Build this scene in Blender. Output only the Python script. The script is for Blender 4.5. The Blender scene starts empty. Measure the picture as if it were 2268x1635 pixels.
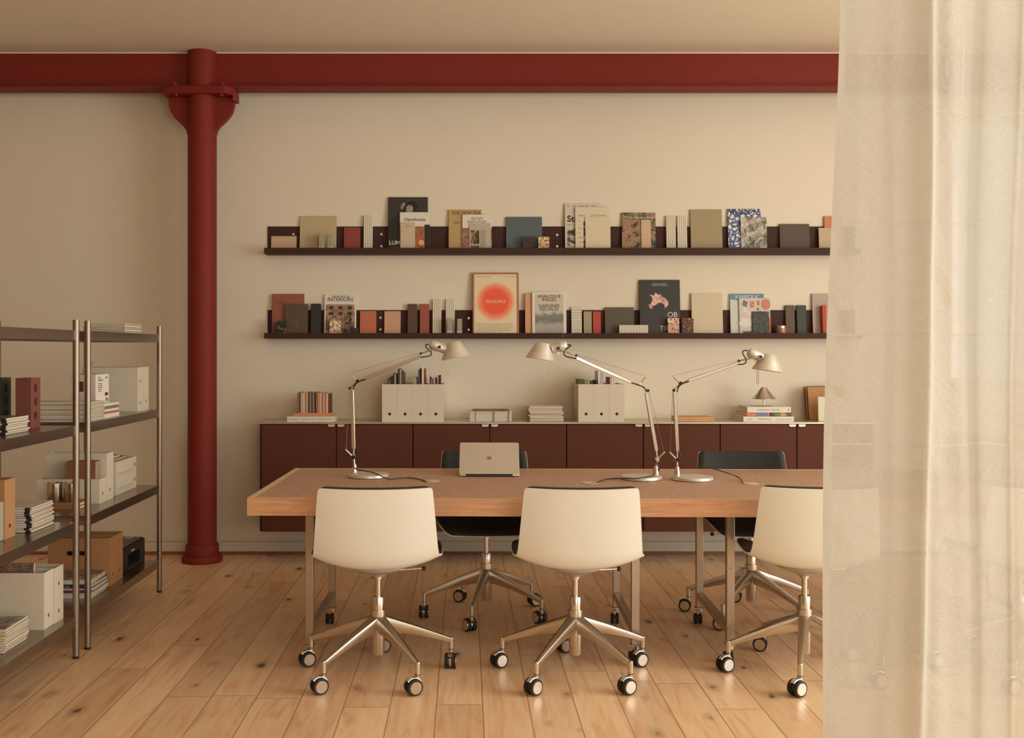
import bpy, bmesh, math, random
from mathutils import Vector, Matrix
R = math.radians
random.seed(7)
SC = bpy.context.scene
COL = SC.collection

# ------------------------------------------------------------------ camera
F = 2300.0            # focal length in pixels of the 2268x1635 frame
CX, CY, H = 1030.0, 775.0, 1.37
cd = bpy.data.cameras.new('camera')
cam = bpy.data.objects.new('camera', cd); COL.objects.link(cam)
cam.location = (0, 0, H); cam.rotation_euler = (R(90), 0, 0)
cd.sensor_width = 36.0; cd.lens = F / 2268 * 36.0
cd.shift_x = (1134 - CX) / 2268; cd.shift_y = -(817.5 - CY) / 2268
cd.clip_start = .05
SC.camera = cam
SC.view_settings.view_transform = 'Standard'
SC.view_settings.look = 'None'
SC.view_settings.gamma = 1.0
SC.view_settings.use_curve_mapping = False
SC.view_settings.exposure = 0.0

# ------------------------------------------------------------------ daylight
WX0, WX1, WY0, WY1, HC = -4.6, 4.7, -3.6, 6.955, 3.298
w = bpy.data.worlds.new('daylight'); SC.world = w; w.use_nodes = True
bg = w.node_tree.nodes['Background']
bg.inputs[0].default_value = (1.0, .96, .89, 1); bg.inputs[1].default_value = .8
def area(name, loc, rot, sx, sy, power, col=(1, .99, .90)):
    l = bpy.data.lights.new(name, 'AREA'); l.shape = 'RECTANGLE'; l.size = sx; l.size_y = sy
    l.energy = power; l.color = col
    o = bpy.data.objects.new(name, l); COL.objects.link(o); o.location = loc; o.rotation_euler = rot
    return o
area('window_daylight_right', (WX1 + .08, 2.95, 1.65), (0, R(90), 0), 2.7, 2.6, 156)
area('window_daylight_right_near', (WX1 + .08, -.9, 1.65), (0, R(90), 0), 2.7, 3.0, 48)
area('window_daylight_rear', (2.4, WY0 - .08, 1.9), (R(90), 0, 0), 2.8, 2.2, 84)

# ------------------------------------------------------------------ helpers
def lin(c):
    c = c / 255.0
    return c / 12.92 if c <= .04045 else ((c + .055) / 1.055) ** 2.4
E = (.863, .765, .655)
PG = .86
def P(r, g, b, k=1.0):
    return tuple(min(.93, PG * lin(v) / (e * k)) for v, e in zip((r, g, b), E))

def newmat(name):
    m = bpy.data.materials.new(name); m.use_nodes = True
    nt = m.node_tree
    return m, nt, nt.nodes['Principled BSDF']
def nd(nt, typ, **kw):
    n = nt.nodes.new(typ)
    for k, v in kw.items():
        if k in ('inp',):
            for a, b in v.items(): n.inputs[a].default_value = b
        else: setattr(n, k, v)
    return n
def ramp(nt, stops, fac=None, interp='LINEAR'):
    n = nt.nodes.new('ShaderNodeValToRGB'); cr = n.color_ramp; cr.interpolation = interp
    while len(cr.elements) > 1: cr.elements.remove(cr.elements[-1])
    cr.elements[0].position = stops[0][0]; cr.elements[0].color = (*stops[0][1], 1)
    for p, c in stops[1:]:
        e = cr.elements.new(p); e.color = (*c, 1)
    if fac is not None: nt.links.new(fac, n.inputs[0])
    return n
MC = {}
def mat(name, col, rough=.6, metal=0.0, noise=0.0, nscale=200.0, bump=0.0, spec=.5, stretch=(1, 1, 1), emit=None, sheen=0, coat=0):
    if name in MC: return MC[name]
    m, nt, b = newmat(name)
    b.inputs['Base Color'].default_value = (*col, 1)
    b.inputs['Roughness'].default_value = rough
    b.inputs['Metallic'].default_value = metal
    b.inputs['Specular IOR Level'].default_value = spec
    if sheen: b.inputs['Sheen Weight'].default_value = sheen
    if coat: b.inputs['Coat Weight'].default_value = coat; b.inputs['Coat Roughness'].default_value = .15
    tc = nd(nt, 'ShaderNodeTexCoord'); mp = nd(nt, 'ShaderNodeMapping'); mp.inputs['Scale'].default_value = stretch
    nt.links.new(tc.outputs['Object'], mp.inputs[0])
    nz = nd(nt, 'ShaderNodeTexNoise', inp={'Scale': nscale, 'Detail': 4.0}); nt.links.new(mp.outputs[0], nz.inputs[0])
    nv = noise if noise else .03
    r = ramp(nt, [(.25, tuple(max(0, c * (1 - nv)) for c in col)), (.75, tuple(min(1, c * (1 + nv)) for c in col))], nz.outputs[0])
    nt.links.new(r.outputs[0], b.inputs['Base Color'])
    if bump:
        bp = nd(nt, 'ShaderNodeBump', inp={'Strength': bump, 'Distance': .002}); nt.links.new(nz.outputs[0], bp.inputs['Height'])
        nt.links.new(bp.outputs[0], b.inputs['Normal'])
    MC[name] = m
    return m
def voro(name, stops, scale, rough=.5, distort=0.0, feature='F1', useedge=False, stretch=(1, 1, 1)):
    """terrazzo-like: each cell takes a colour from the ramp, with a ground colour between the chips"""
    if name in MC: return MC[name]
    m, nt, b = newmat(name); b.inputs['Roughness'].default_value = rough
    tc = nd(nt, 'ShaderNodeTexCoord'); mp = nd(nt, 'ShaderNodeMapping'); mp.inputs['Scale'].default_value = stretch
    nt.links.new(tc.outputs['Object'], mp.inputs[0])
    nz = nd(nt, 'ShaderNodeTexNoise', inp={'Scale': scale * 1.2, 'Detail': 2.0}); nt.links.new(mp.outputs[0], nz.inputs[0])
    mix = nd(nt, 'ShaderNodeMixRGB'); mix.blend_type = 'LINEAR_LIGHT'; mix.inputs[0].default_value = .012 + distort
    nt.links.new(mp.outputs[0], mix.inputs[1]); nt.links.new(nz.outputs['Color'], mix.inputs[2])
    v = nd(nt, 'ShaderNodeTexVoronoi', inp={'Scale': scale}); nt.links.new(mix.outputs[0], v.inputs['Vector'])
    sep = nd(nt, 'ShaderNodeSeparateColor'); nt.links.new(v.outputs['Color'], sep.inputs[0])
    cr = ramp(nt, stops[2:], sep.outputs[0], 'CONSTANT')
    ve = nd(nt, 'ShaderNodeTexVoronoi', inp={'Scale': scale}); ve.feature = 'DISTANCE_TO_EDGE'; nt.links.new(mix.outputs[0], ve.inputs['Vector'])
    mr = ramp(nt, [(0, (0, 0, 0)), (stops[0], (0, 0, 0)), (stops[0] + .03, (1, 1, 1))], ve.outputs[0])
    mx = nd(nt, 'ShaderNodeMixRGB'); nt.links.new(mr.outputs[0], mx.inputs[0])
    mx.inputs[1].default_value = (*stops[1], 1); nt.links.new(cr.outputs[0], mx.inputs[2])
    nt.links.new(mx.outputs[0], b.inputs['Base Color'])
    MC[name] = m
    return m
def photo(name, stops, scale=14.0, detail=6.0, dist=1.2, rough=.35, stretch=(1, 1, 1)):
    """a printed picture: banded noise through a palette"""
    if name in MC: return MC[name]
    m, nt, b = newmat(name); b.inputs['Roughness'].default_value = rough
    tc = nd(nt, 'ShaderNodeTexCoord'); mp = nd(nt, 'ShaderNodeMapping'); mp.inputs['Scale'].default_value = stretch
    nt.links.new(tc.outputs['Object'], mp.inputs[0])
    nz = nd(nt, 'ShaderNodeTexNoise', inp={'Scale': scale, 'Detail': detail, 'Distortion': dist, 'Roughness': .65}); nt.links.new(mp.outputs[0], nz.inputs[0])
    r = ramp(nt, stops, nz.outputs[0]); nt.links.new(r.outputs[0], b.inputs['Base Color'])
    MC[name] = m
    return m

class MB:
    def __init__(s): s.v = []; s.f = []; s.m = []; s.sm = []
    def add(s, vs, fs, mi=0, smooth=False):
        o = len(s.v); s.v += [tuple(v) for v in vs]
        for f in fs: s.f.append(tuple(i + o for i in f)); s.m.append(mi); s.sm.append(smooth)
        return s
    def box(s, a, b, mi=0, M=None):
        x0, y0, z0 = a; x1, y1, z1 = b
        vs = [(x, y, z) for z in (z0, z1) for y in (y0, y1) for x in (x0, x1)]
        if M: vs = [M @ Vector(v) for v in vs]
        return s.add(vs, [(0, 2, 3, 1), (4, 5, 7, 6), (0, 1, 5, 4), (2, 6, 7, 3), (0, 4, 6, 2), (1, 3, 7, 5)], mi)
    def cyl(s, p0, p1, r0, r1=None, n=20, mi=0, cap=True, sq=1.0):
        p0 = Vector(p0); p1 = Vector(p1); r1 = r0 if r1 is None else r1
        d = (p1 - p0).normalized(); u = d.orthogonal().normalized(); w_ = d.cross(u)
        A = [2 * math.pi * i / n for i in range(n)]
        vs = [p0 + (u * math.cos(t) + w_ * math.sin(t) * sq) * r0 for t in A] + [p1 + (u * math.cos(t) + w_ * math.sin(t) * sq) * r1 for t in A]
        s.add(vs, [(i, (i + 1) % n, n + (i + 1) % n, n + i) for i in range(n)], mi, True)
        if cap:
            s.add(vs[:n], [tuple(reversed(range(n)))], mi); s.add(vs[n:], [tuple(range(n))], mi)
        return s
    def lathe(s, prof, c=(0, 0, 0), n=32, mi=0, M=None, sx=1.0, sy=1.0):
        """prof: (r, z) from bottom to top; sharp where a point is doubled"""
        c = Vector(c)
        for (r0, z0), (r1, z1) in zip(prof, prof[1:]):
            if abs(r0 - r1) + abs(z0 - z1) < 1e-7: continue
            a = []; b = []
            for i in range(n):
                t = 2 * math.pi * i / n; ct, st = math.cos(t) * sx, math.sin(t) * sy
                p = Vector((r0 * ct, r0 * st, z0)); q = Vector((r1 * ct, r1 * st, z1))
                if M: p = M @ p; q = M @ q
                a.append(p + c); b.append(q + c)
            if r0 < 1e-6: s.add([a[0]] + b, [(0, 1 + i, 1 + (i + 1) % n) for i in range(n)], mi, True)
            elif r1 < 1e-6: s.add(a + [b[0]], [(i, (i + 1) % n, n) for i in range(n)], mi, True)
            else: s.add(a + b, [(i, (i + 1) % n, n + (i + 1) % n, n + i) for i in range(n)], mi, True)
        return s
    def tube(s, pts, r, n=10, mi=0, smooth_path=0):
        pts = [Vector(p) for p in pts]
        if smooth_path: pts = crom(pts, smooth_path)
        rings = []; u = None
        for i, p in enumerate(pts):
            d = (pts[min(i + 1, len(pts) - 1)] - pts[max(i - 1, 0)]).normalized()
            u = d.orthogonal().normalized() if u is None else (u - d * u.dot(d)).normalized()
            v_ = d.cross(u)
            rings.append([p + (u * math.cos(2 * math.pi * k / n) + v_ * math.sin(2 * math.pi * k / n)) * r for k in range(n)])
        vs = [q for g in rings for q in g]
        fs = [(i * n + k, i * n + (k + 1) % n, (i + 1) * n + (k + 1) % n, (i + 1) * n + k) for i in range(len(rings) - 1) for k in range(n)]
        s.add(vs, fs, mi, True); s.add(rings[0], [tuple(reversed(range(n)))], mi); s.add(rings[-1], [tuple(range(n))], mi)
        return s
    def sphere(s, c, r, n=16, mi=0, sz=1.0):
        k = n // 2
        prof = [(r * math.sin(math.pi * i / k), -r * sz * math.cos(math.pi * i / k)) for i in range(k + 1)]
        prof[0] = (0, -r * sz); prof[-1] = (0, r * sz)
        return s.lathe(prof, c, n, mi)
    def prism(s, poly, y0, y1, mi=0, axis='y'):
        """poly in (x,z) extruded along y (axis 'y') or in (x,y) extruded along z (axis 'z')"""
        n = len(poly)
        f = (lambda p, t: (p[0], t, p[1])) if axis == 'y' else (lambda p, t: (p[0], p[1], t))
        a = [f(p, y0) for p in poly]; b = [f(p, y1) for p in poly]
        s.add(a + b, [(i, (i + 1) % n, n + (i + 1) % n, n + i) for i in range(n)], mi)
        s.add(a, [tuple(reversed(range(n)))], mi); s.add(b, [tuple(range(n))], mi)
        return s
    def plate_hole(s, x0, z0, x1, z1, cx, cz, r, y0, y1, mi=0, n=20):
        """upright plate in the XZ plane with a round hole"""
        bm = bmesh.new()
        def loop(pts):
            vv = [bm.verts.new((p[0], 0, p[1])) for p in pts]
            return [bm.edges.new((vv[i], vv[(i + 1) % len(vv)])) for i in range(len(vv))]
        rect = [(x0, z0), (x1, z0), (x1, z1), (x0, z1)]
        circ = [(cx + r * math.cos(2 * math.pi * i / n), cz + r * math.sin(2 * math.pi * i / n)) for i in range(n)]
        es = loop(rect) + loop(circ)
        bmesh.ops.triangle_fill(bm, edges=es, use_beauty=True)
        bm.verts.index_update()
        V = [v.co.copy() for v in bm.verts]; Fs = [tuple(v.index for v in f.verts) for f in bm.faces]
        bm.free()
        for y in (y0, y1): s.add([(v.x, y, v.z) for v in V], Fs, mi)
        for pts in (rect, circ):
            k = len(pts)
            s.add([(p[0], y0, p[1]) for p in pts] + [(p[0], y1, p[1]) for p in pts], [(i, (i + 1) % k, k + (i + 1) % k, k + i) for i in range(k)], mi)
        return s
    def build(s, name, mats, parent=None, bevel=0.0, loc=None, rot=None, kind=None, seg=2, label=None):
        me = bpy.data.meshes.new(name); me.from_pydata(s.v, [], s.f); me.update()
        if not isinstance(mats, (list, tuple)): mats = [mats]
        for m in mats: me.materials.append(m)
        me.polygons.foreach_set('material_index', s.m); me.polygons.foreach_set('use_smooth', s.sm)
        bm = bmesh.new(); bm.from_mesh(me); bmesh.ops.remove_doubles(bm, verts=bm.verts, dist=1e-5)
        bmesh.ops.recalc_face_normals(bm, faces=bm.faces); bm.to_mesh(me); bm.free()
        try: me.set_sharp_from_angle(angle=R(38))
        except Exception: pass
        o = bpy.data.objects.new(name, me); COL.objects.link(o)
        if parent: o.parent = parent
        if loc: o.location = loc
        if rot: o.rotation_euler = rot
        if bevel:
            b = o.modifiers.new('bevel', 'BEVEL'); b.width = bevel; b.segments = seg; b.limit_method = 'ANGLE'; b.angle_limit = R(50)
        if kind: o['kind'] = kind
        if label: o['label'] = label
        return o
def crom(pts, k):
    out = []
    P_ = [pts[0] * 2 - pts[1]] + list(pts) + [pts[-1] * 2 - pts[-2]]
    for i in range(1, len(P_) - 2):
        a, b, c, d = P_[i - 1], P_[i], P_[i + 1], P_[i + 2]
        for j in range(k):
            t = j / k
            out.append(.5 * ((2 * b) + (c - a) * t + (2 * a - 5 * b + 4 * c - d) * t * t + (3 * b - a - 3 * c + d) * t ** 3))
    out.append(pts[-1]); return out
def tag(o, label, cat, group=None):
    o['label'] = label; o['category'] = cat
    if group: o['group'] = group
    return o
def thing(name, label, cat, loc=(0, 0, 0), rz=0, group=None):
    o = bpy.data.objects.new(name, None); COL.objects.link(o); o.empty_display_size = .05
    o.location = loc; o.rotation_euler = (0, 0, rz)
    return tag(o, label, cat, group)
def copy_tree(o, parent=None):
    c = o.copy(); COL.objects.link(c); c.parent = parent
    for ch in list(o.children): copy_tree(ch, c)
    return c
_tc = {}
def lettering(body, size, m, parent, loc, rot=(R(90), 0, 0), align='LEFT', extrude=.0002, bold=0.0, sx=1.0, spacing=1.0, name='lettering', line=1.0):
    key = (body, size, align, extrude, bold, spacing, line, m.name)
    if key not in _tc:
        cu = bpy.data.curves.new('lettering', 'FONT'); cu.body = body; cu.size = size; cu.align_x = align; cu.extrude = extrude
        cu.offset = bold; cu.space_character = spacing; cu.resolution_u = 3; cu.space_line = line
        t = bpy.data.objects.new('t', cu); COL.objects.link(t)
        me = bpy.data.meshes.new_from_object(t.evaluated_get(bpy.context.evaluated_depsgraph_get()))
        bpy.data.objects.remove(t); me.materials.clear(); me.materials.append(m); _tc[key] = me
    o = bpy.data.objects.new(name, _tc[key]); COL.objects.link(o); o.parent = parent
    o.location = loc; o.rotation_euler = rot; o.scale = (sx, 1, 1)
    return o
ORD = ['topmost', 'second from the top', 'third from the top', 'fourth from the top', 'fifth from the top', 'sixth from the top', 'seventh from the top', 'eighth from the top', 'ninth from the top', 'tenth from the top', 'eleventh from the top', 'twelfth from the top', 'thirteenth from the top', 'fourteenth from the top']
def XZ(px, py, Y): return ((px - CX) * Y / F, H + (CY - py) * Y / F)
def onz(px, py, Z):
    Y = F * (H - Z) / (py - CY); return ((px - CX) * Y / F, Y, Z)

# ------------------------------------------------------------------ materials
def wall_mat(name, col, nz=.012, sc=9):
    return mat(name, col, rough=.92, noise=nz, nscale=sc, bump=.05, spec=.2)
M_wall = wall_mat('wall_paint', (.80, .735, .615))
M_wallw = wall_mat('wall_bounce_brown', (.46, .32, .20))  # brown picked for the unseen walls so their bounced light turns warmer and dimmer
M_ceil = wall_mat('ceiling_paint', (.89, .82, .68))
M_red = mat('oxide_red_paint', (.215, .022, .0145), rough=.6, noise=.08, nscale=60, bump=.15, spec=.3)
M_shelf = mat('aubergine_shelf_metal', (.054, .0205, .0150), spec=.3, rough=.65, noise=.05, nscale=300)
M_door = mat('maroon_linoleum', (.112, .037, .022), rough=.65, noise=.12, nscale=160, spec=.22)
M_carc = mat('dark_carcass', (.012, .011, .012), rough=.5)
M_alu_top = mat('brushed_metal_top', (.62, .55, .45), rough=.34, metal=.75, noise=.05, nscale=30, stretch=(1, 12, 1))
M_chrome = mat('polished_aluminium', (.72, .67, .60), rough=.24, metal=1.0, noise=.03)
M_brush = mat('brushed_aluminium', (.68, .63, .56), rough=.3, metal=1.0, noise=.05)
M_steel = mat('raw_steel_tube', (.50, .43, .35), rough=.38, metal=.9, noise=.14, nscale=18, stretch=(1, 1, .3))
M_rack = mat('stainless_rack', (.34, .29, .24), rough=.42, metal=1.0, noise=.03, nscale=40)
M_tray = mat('stainless_tray', (.34, .28, .23), rough=.24, metal=.9, noise=.08, nscale=12)
M_lampw = mat('satin_lamp_aluminium', (.75, .71, .64), rough=.38, metal=.55, noise=.02)
M_black = mat('black_plastic', (.012, .012, .012), rough=.45)
M_rubber = mat('black_rubber', (.016, .015, .014), rough=.6)
M_shellw = mat('cream_shell', (.90, .90, .835), rough=.36, noise=.01, nscale=20, spec=.4)
M_pad = mat('charcoal_leather', (.024, .0235, .022), rough=.5, noise=.15, nscale=400, bump=.25, spec=.35)
M_greyp = mat('grey_cast_plate', (.50, .46, .40), rough=.5)
M_box = mat('cream_file_box', (.74, .68, .56), rough=.75, noise=.03, nscale=150)
M_kraft = mat('kraft_board', P(176, 124, 80, .85), rough=.8, noise=.05, nscale=120)
M_paper = mat('white_paper', (.80, .76, .68), rough=.8, noise=.03, nscale=90)
M_page = mat('page_edges', (.70, .62, .50), rough=.9, noise=.2, nscale=60, stretch=(.3, .3, 40))
M_ink = mat('black_ink', (.018, .016, .015), rough=.6)
M_inkg = mat('grey_ink', (.22, .20, .18), rough=.7)
M_inkw = mat('white_ink', (.78, .75, .68), rough=.6)
M_flute = mat('fluted_cream_ceramic', (.72, .66, .55), rough=.6, noise=.03)
M_cork = mat('brown_desk_linoleum', P(160, 119, 91, .70), rough=.5, noise=.42, nscale=90, stretch=(1, 2.2, 1), spec=.5)
def wood(name, c0, c1, axis='x', scale=1.0, rough=.5):
    m, nt, b = newmat(name); b.inputs['Roughness'].default_value = rough
    tc = nd(nt, 'ShaderNodeTexCoord'); mp = nd(nt, 'ShaderNodeMapping')
    mp.inputs['Scale'].default_value = {'x': (1.4, 14, 22), 'y': (14, 1.4, 22), 'z': (14, 14, 1.2)}[axis]
    nt.links.new(tc.outputs['Object'], mp.inputs[0])
    nz = nd(nt, 'ShaderNodeTexNoise', inp={'Scale': 3.0 * scale, 'Detail': 8.0, 'Distortion': 1.2, 'Roughness': .6}); nt.links.new(mp.outputs[0], nz.inputs[0])
    r = ramp(nt, [(.25, c0), (.5, tuple((a + b_) / 2 for a, b_ in zip(c0, c1))), (.75, c1)], nz.outputs[0])
    nt.links.new(r.outputs[0], b.inputs['Base Color'])
    return m
M_edge = wood('cherry_edge', P(170, 114, 76, .72), P(212, 158, 114, .76), 'x')
M_edgel = mat('pale_beech_lip', P(222, 176, 128, .95), rough=.5)
M_frame = wood('oak_frame', P(165, 100, 66, .9), P(190, 122, 80, .9), 'z')
M_disc = mat('beech_disc', P(222, 186, 140, .95), rough=.5, noise=.04)
M_trim = wood('baseboard_wood', P(112, 62, 44, .62), P(132, 78, 54, .62), 'x')

# ------------------------------------------------------------------ floor
def floor_mat():
    m, nt, b = newmat('oak_planks')
    L = nt.links.new
    uv = nd(nt, 'ShaderNodeUVMap'); uv.uv_map = 'UVMap'
    at = nd(nt, 'ShaderNodeAttribute'); at.attribute_name = 'tone'
    off = nd(nt, 'ShaderNodeVectorMath'); off.operation = 'SCALE'; L(at.outputs['Vector'], off.inputs[0]); off.inputs['Scale'].default_value = 31.0
    ad = nd(nt, 'ShaderNodeVectorMath'); ad.operation = 'ADD'; L(uv.outputs[0], ad.inputs[0]); L(off.outputs[0], ad.inputs[1])
    mp = nd(nt, 'ShaderNodeMapping'); mp.inputs['Scale'].default_value = (11, 1.1, 1); L(ad.outputs[0], mp.inputs[0])
    n1 = nd(nt, 'ShaderNodeTexNoise', inp={'Scale': 1.5, 'Detail': 8.0, 'Distortion': 1.6, 'Roughness': .55}); L(mp.outputs[0], n1.inputs[0])
    mp2 = nd(nt, 'ShaderNodeMapping'); mp2.inputs['Scale'].default_value = (160, 7, 1); L(ad.outputs[0], mp2.inputs[0])
    n2 = nd(nt, 'ShaderNodeTexNoise', inp={'Scale': 1.0, 'Detail': 3.0}); L(mp2.outputs[0], n2.inputs[0])
    k = .66
    c1 = ramp(nt, [(.25, P(182, 137, 100, k)), (.45, P(203, 159, 118, k)), (.6, P(212, 170, 129, k)), (.8, P(200, 154, 114, k))], n1.outputs[0])
    c2 = ramp(nt, [(.3, (.80, .78, .74)), (.6, (1, 1, 1))], n2.outputs[0])
    mu = nd(nt, 'ShaderNodeMixRGB'); mu.blend_type = 'MULTIPLY'; mu.inputs[0].default_value = .3; L(c1.outputs[0], mu.inputs[1]); L(c2.outputs[0], mu.inputs[2])
    tn = nd(nt, 'ShaderNodeSeparateXYZ'); L(at.outputs['Vector'], tn.inputs[0])
    tr = ramp(nt, [(0, (.85, .82, .79)), (.5, (.96, .95, .94)), (1, (1.06, 1.06, 1.06))], tn.outputs[0])
    mt = nd(nt, 'ShaderNodeMixRGB'); mt.blend_type = 'MULTIPLY'; mt.inputs[0].default_value = 1; L(mu.outputs[0], mt.inputs[1]); L(tr.outputs[0], mt.inputs[2])
    # knots
    mp3 = nd(nt, 'ShaderNodeMapping'); mp3.inputs['Scale'].default_value = (7.5, 4.0, 1); L(ad.outputs[0], mp3.inputs[0])
    nk = nd(nt, 'ShaderNodeTexNoise', inp={'Scale': 4.0, 'Detail': 3.0}); L(mp3.outputs[0], nk.inputs[0])
    mk = nd(nt, 'ShaderNodeMixRGB'); mk.blend_type = 'LINEAR_LIGHT'; mk.inputs[0].default_value = .07; L(mp3.outputs[0], mk.inputs[1]); L(nk.outputs['Color'], mk.inputs[2])
    vk = nd(nt, 'ShaderNodeTexVoronoi', inp={'Scale': 1.0, 'Randomness': 1.0}); L(mk.outputs[0], vk.inputs['Vector'])
    sk = nd(nt, 'ShaderNodeSeparateColor'); L(vk.outputs['Color'], sk.inputs[0])
    th = nd(nt, 'ShaderNodeMath'); th.operation = 'GREATER_THAN'; L(sk.outputs[0], th.inputs[0]); th.inputs[1].default_value = .55
    sz = nd(nt, 'ShaderNodeMath'); sz.operation = 'DIVIDE'; L(vk.outputs['Distance'], sz.inputs[0])
    sa = nd(nt, 'ShaderNodeMath'); sa.operation = 'ADD'; L(sk.outputs[1], sa.inputs[0]); sa.inputs[1].default_value = .25; L(sa.outputs[0], sz.inputs[1])
    kr = ramp(nt, [(0, (1, 1, 1)), (.09, (.9, .9, .9)), (.15, (.28, .28, .28)), (.32, (0, 0, 0))], sz.outputs[0])
    kf = nd(nt, 'ShaderNodeMath'); kf.operation = 'MULTIPLY'; L(kr.outputs[0], kf.inputs[0]); L(th.outputs[0], kf.inputs[1])
    mx = nd(nt, 'ShaderNodeMixRGB'); L(kf.outputs[0], mx.inputs[0]); L(mt.outputs[0], mx.inputs[1]); mx.inputs[2].default_value = (*P(84, 62, 44), 1)
    # joints between boards
    at2 = nd(nt, 'ShaderNodeAttribute'); at2.attribute_name = 'edge'
    sx = nd(nt, 'ShaderNodeSeparateXYZ'); L(at2.outputs['Vector'], sx.inputs[0])
    mxj = nd(nt, 'ShaderNodeMath'); mxj.operation = 'MINIMUM'; L(sx.outputs[0], mxj.inputs[0]); L(sx.outputs[1], mxj.inputs[1])
    jr = ramp(nt, [(0, (1, 1, 1)), (.0006, (.65, .65, .65)), (.0015, (0, 0, 0))], mxj.outputs[0])
    mj = nd(nt, 'ShaderNodeMixRGB'); L(jr.outputs[0], mj.inputs[0]); L(mx.outputs[0], mj.inputs[1]); mj.inputs[2].default_value = (*P(146, 100, 66, .8), 1)
    L(mj.outputs[0], b.inputs['Base Color'])
    b.inputs['Roughness'].default_value = .38; b.inputs['Specular IOR Level'].default_value = .42
    bp = nd(nt, 'ShaderNodeBump', inp={'Strength': .12, 'Distance': .001}); L(n2.outputs[0], bp.inputs['Height']); L(bp.outputs[0], b.inputs['Normal'])
    return m
def build_floor():
    rng = random.Random(11)
    bw = .178; vs = []; fs = []; uv = []; tone = []; edge = []
    x = -.11 - bw * math.ceil((-.11 - (WX0 - .1)) / bw)
    while x < WX1 + .1:
        y = WY0 - .1 - rng.random() * 2
        while y < WY1 + .05:
            ln = rng.uniform(1.2, 2.2); y2 = min(y + ln, WY1 + .1)
            t = (rng.random(), rng.random(), rng.random())
            # a board is cut into strips with its own distance-to-edge values
            xs = [0, .004, bw / 2, bw - .004, bw]; ex = [0, .004, .05, .004, 0]
            L_ = y2 - y; ys = [0, min(.004, L_ / 4), L_ / 2, L_ - min(.004, L_ / 4), L_]; ey = [0, .004, .05, .004, 0]
            o = len(vs)
            for j in range(5):
                for i in range(5): vs.append((x + xs[i], y + ys[j], 0)); uv.append((xs[i], ys[j])); tone.append(t); edge.append((ex[i], ey[j], 0))
            for j in range(4):
                for i in range(4): a = o + j * 5 + i; fs.append((a, a + 1, a + 6, a + 5))
            y = y2
        x += bw
    me = bpy.data.meshes.new('floor'); me.from_pydata(vs, [], fs); me.update()
    l = me.uv_layers.new(name='UVMap')
    for lp in me.loops: l.data[lp.index].uv = uv[lp.vertex_index]
    a = me.attributes.new('tone', 'FLOAT_VECTOR', 'POINT'); a.data.foreach_set('vector', [c for t in tone for c in t])
    a = me.attributes.new('edge', 'FLOAT_VECTOR', 'POINT'); a.data.foreach_set('vector', [c for t in edge for c in t])
    me.materials.append(floor_mat())
    o = bpy.data.objects.new('floor', me); COL.objects.link(o); o['kind'] = 'structure'
build_floor()

# ------------------------------------------------------------------ room shell
def S(name, mb, m, **k): return mb.build(name, m, kind='structure', **k)
S('ceiling', MB().box((WX0 - .2, WY0 - .2, HC), (WX1 + .2, WY1 + .2, HC + .2)), M_ceil)
# back wall with the window the curtain half hides
bwx0, bwx1, bwz0, bwz1 = 3.25, 4.45, 1.128, 2.95
S('wall_back', MB().box((WX0 - .2, WY1, -.1), (bwx0, WY1 + .2, HC)).box((bwx1, WY1, -.1), (WX1 + .2, WY1 + .2, HC))
  .box((bwx0, WY1, -.1), (bwx1, WY1 + .2, bwz0)).box((bwx0, WY1, bwz1), (bwx1, WY1 + .2, HC)), M_wall)
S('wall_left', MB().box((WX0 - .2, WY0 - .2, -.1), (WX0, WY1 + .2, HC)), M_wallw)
ry = [(-2.4, .6), (1.65, 4.25)]; rz0, rz1 = .25, 3.05
m = MB().box((WX1, WY0 - .2, -.1), (WX1 + .2, ry[0][0], HC)).box((WX1, ry[0][1], -.1), (WX1 + .2, ry[1][0], HC)).box((WX1, ry[1][1], -.1), (WX1 + .2, WY1 + .2, HC))
for a, b_ in ry: m.box((WX1, a, -.1), (WX1 + .2, b_, rz0)).box((WX1, a, rz1), (WX1 + .2, b_, HC))
S('wall_right', m, M_wall)
fx0, fx1, fz0, fz1 = .95, 3.85, .8, 3.0
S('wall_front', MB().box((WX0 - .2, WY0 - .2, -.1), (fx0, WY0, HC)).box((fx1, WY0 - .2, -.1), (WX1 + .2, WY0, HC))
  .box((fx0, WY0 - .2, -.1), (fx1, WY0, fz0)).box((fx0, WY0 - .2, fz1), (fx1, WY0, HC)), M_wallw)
def glass():
    m, nt, b = newmat('window_glass')
    tr = nd(nt, 'ShaderNodeBsdfTransparent'); gl = nd(nt, 'ShaderNodeBsdfGlossy', inp={'Roughness': .02}); mx = nd(nt, 'ShaderNodeMixShader'); mx.inputs[0].default_value = .06
    nt.links.new(tr.outputs[0], mx.inputs[1]); nt.links.new(gl.outputs[0], mx.inputs[2]); nt.links.new(mx.outputs[0], nt.nodes['Material Output'].inputs[0])
    return m
M_glass = glass(); M_wf = mat('white_window_frame', (.78, .74, .66), rough=.5)
def window(n, x0, x1, z0, z1, loc, rz, mull):
    t = .05; m = MB()
    m.box((x0, -.03, z0), (x0 + t, .03, z1)).box((x1 - t, -.03, z0), (x1, .03, z1)).box((x0 + t, -.03, z0), (x1 - t, .03, z0 + t)).box((x0 + t, -.03, z1 - t), (x1 - t, .03, z1))
    for k in range(1, mull):
        xx = x0 + (x1 - x0) * k / mull; m.box((xx - .02, -.025, z0 + t), (xx + .02, .025, z1 - t))
    o = S('window_%d' % n, m, M_wf, loc=loc, rot=(0, 0, rz), bevel=.003)
    MB().box((x0 + t - .005, -.004, z0 + t - .005), (x1 - t + .005, .004, z1 - t + .005)).build('pane', M_glass, o)
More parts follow.
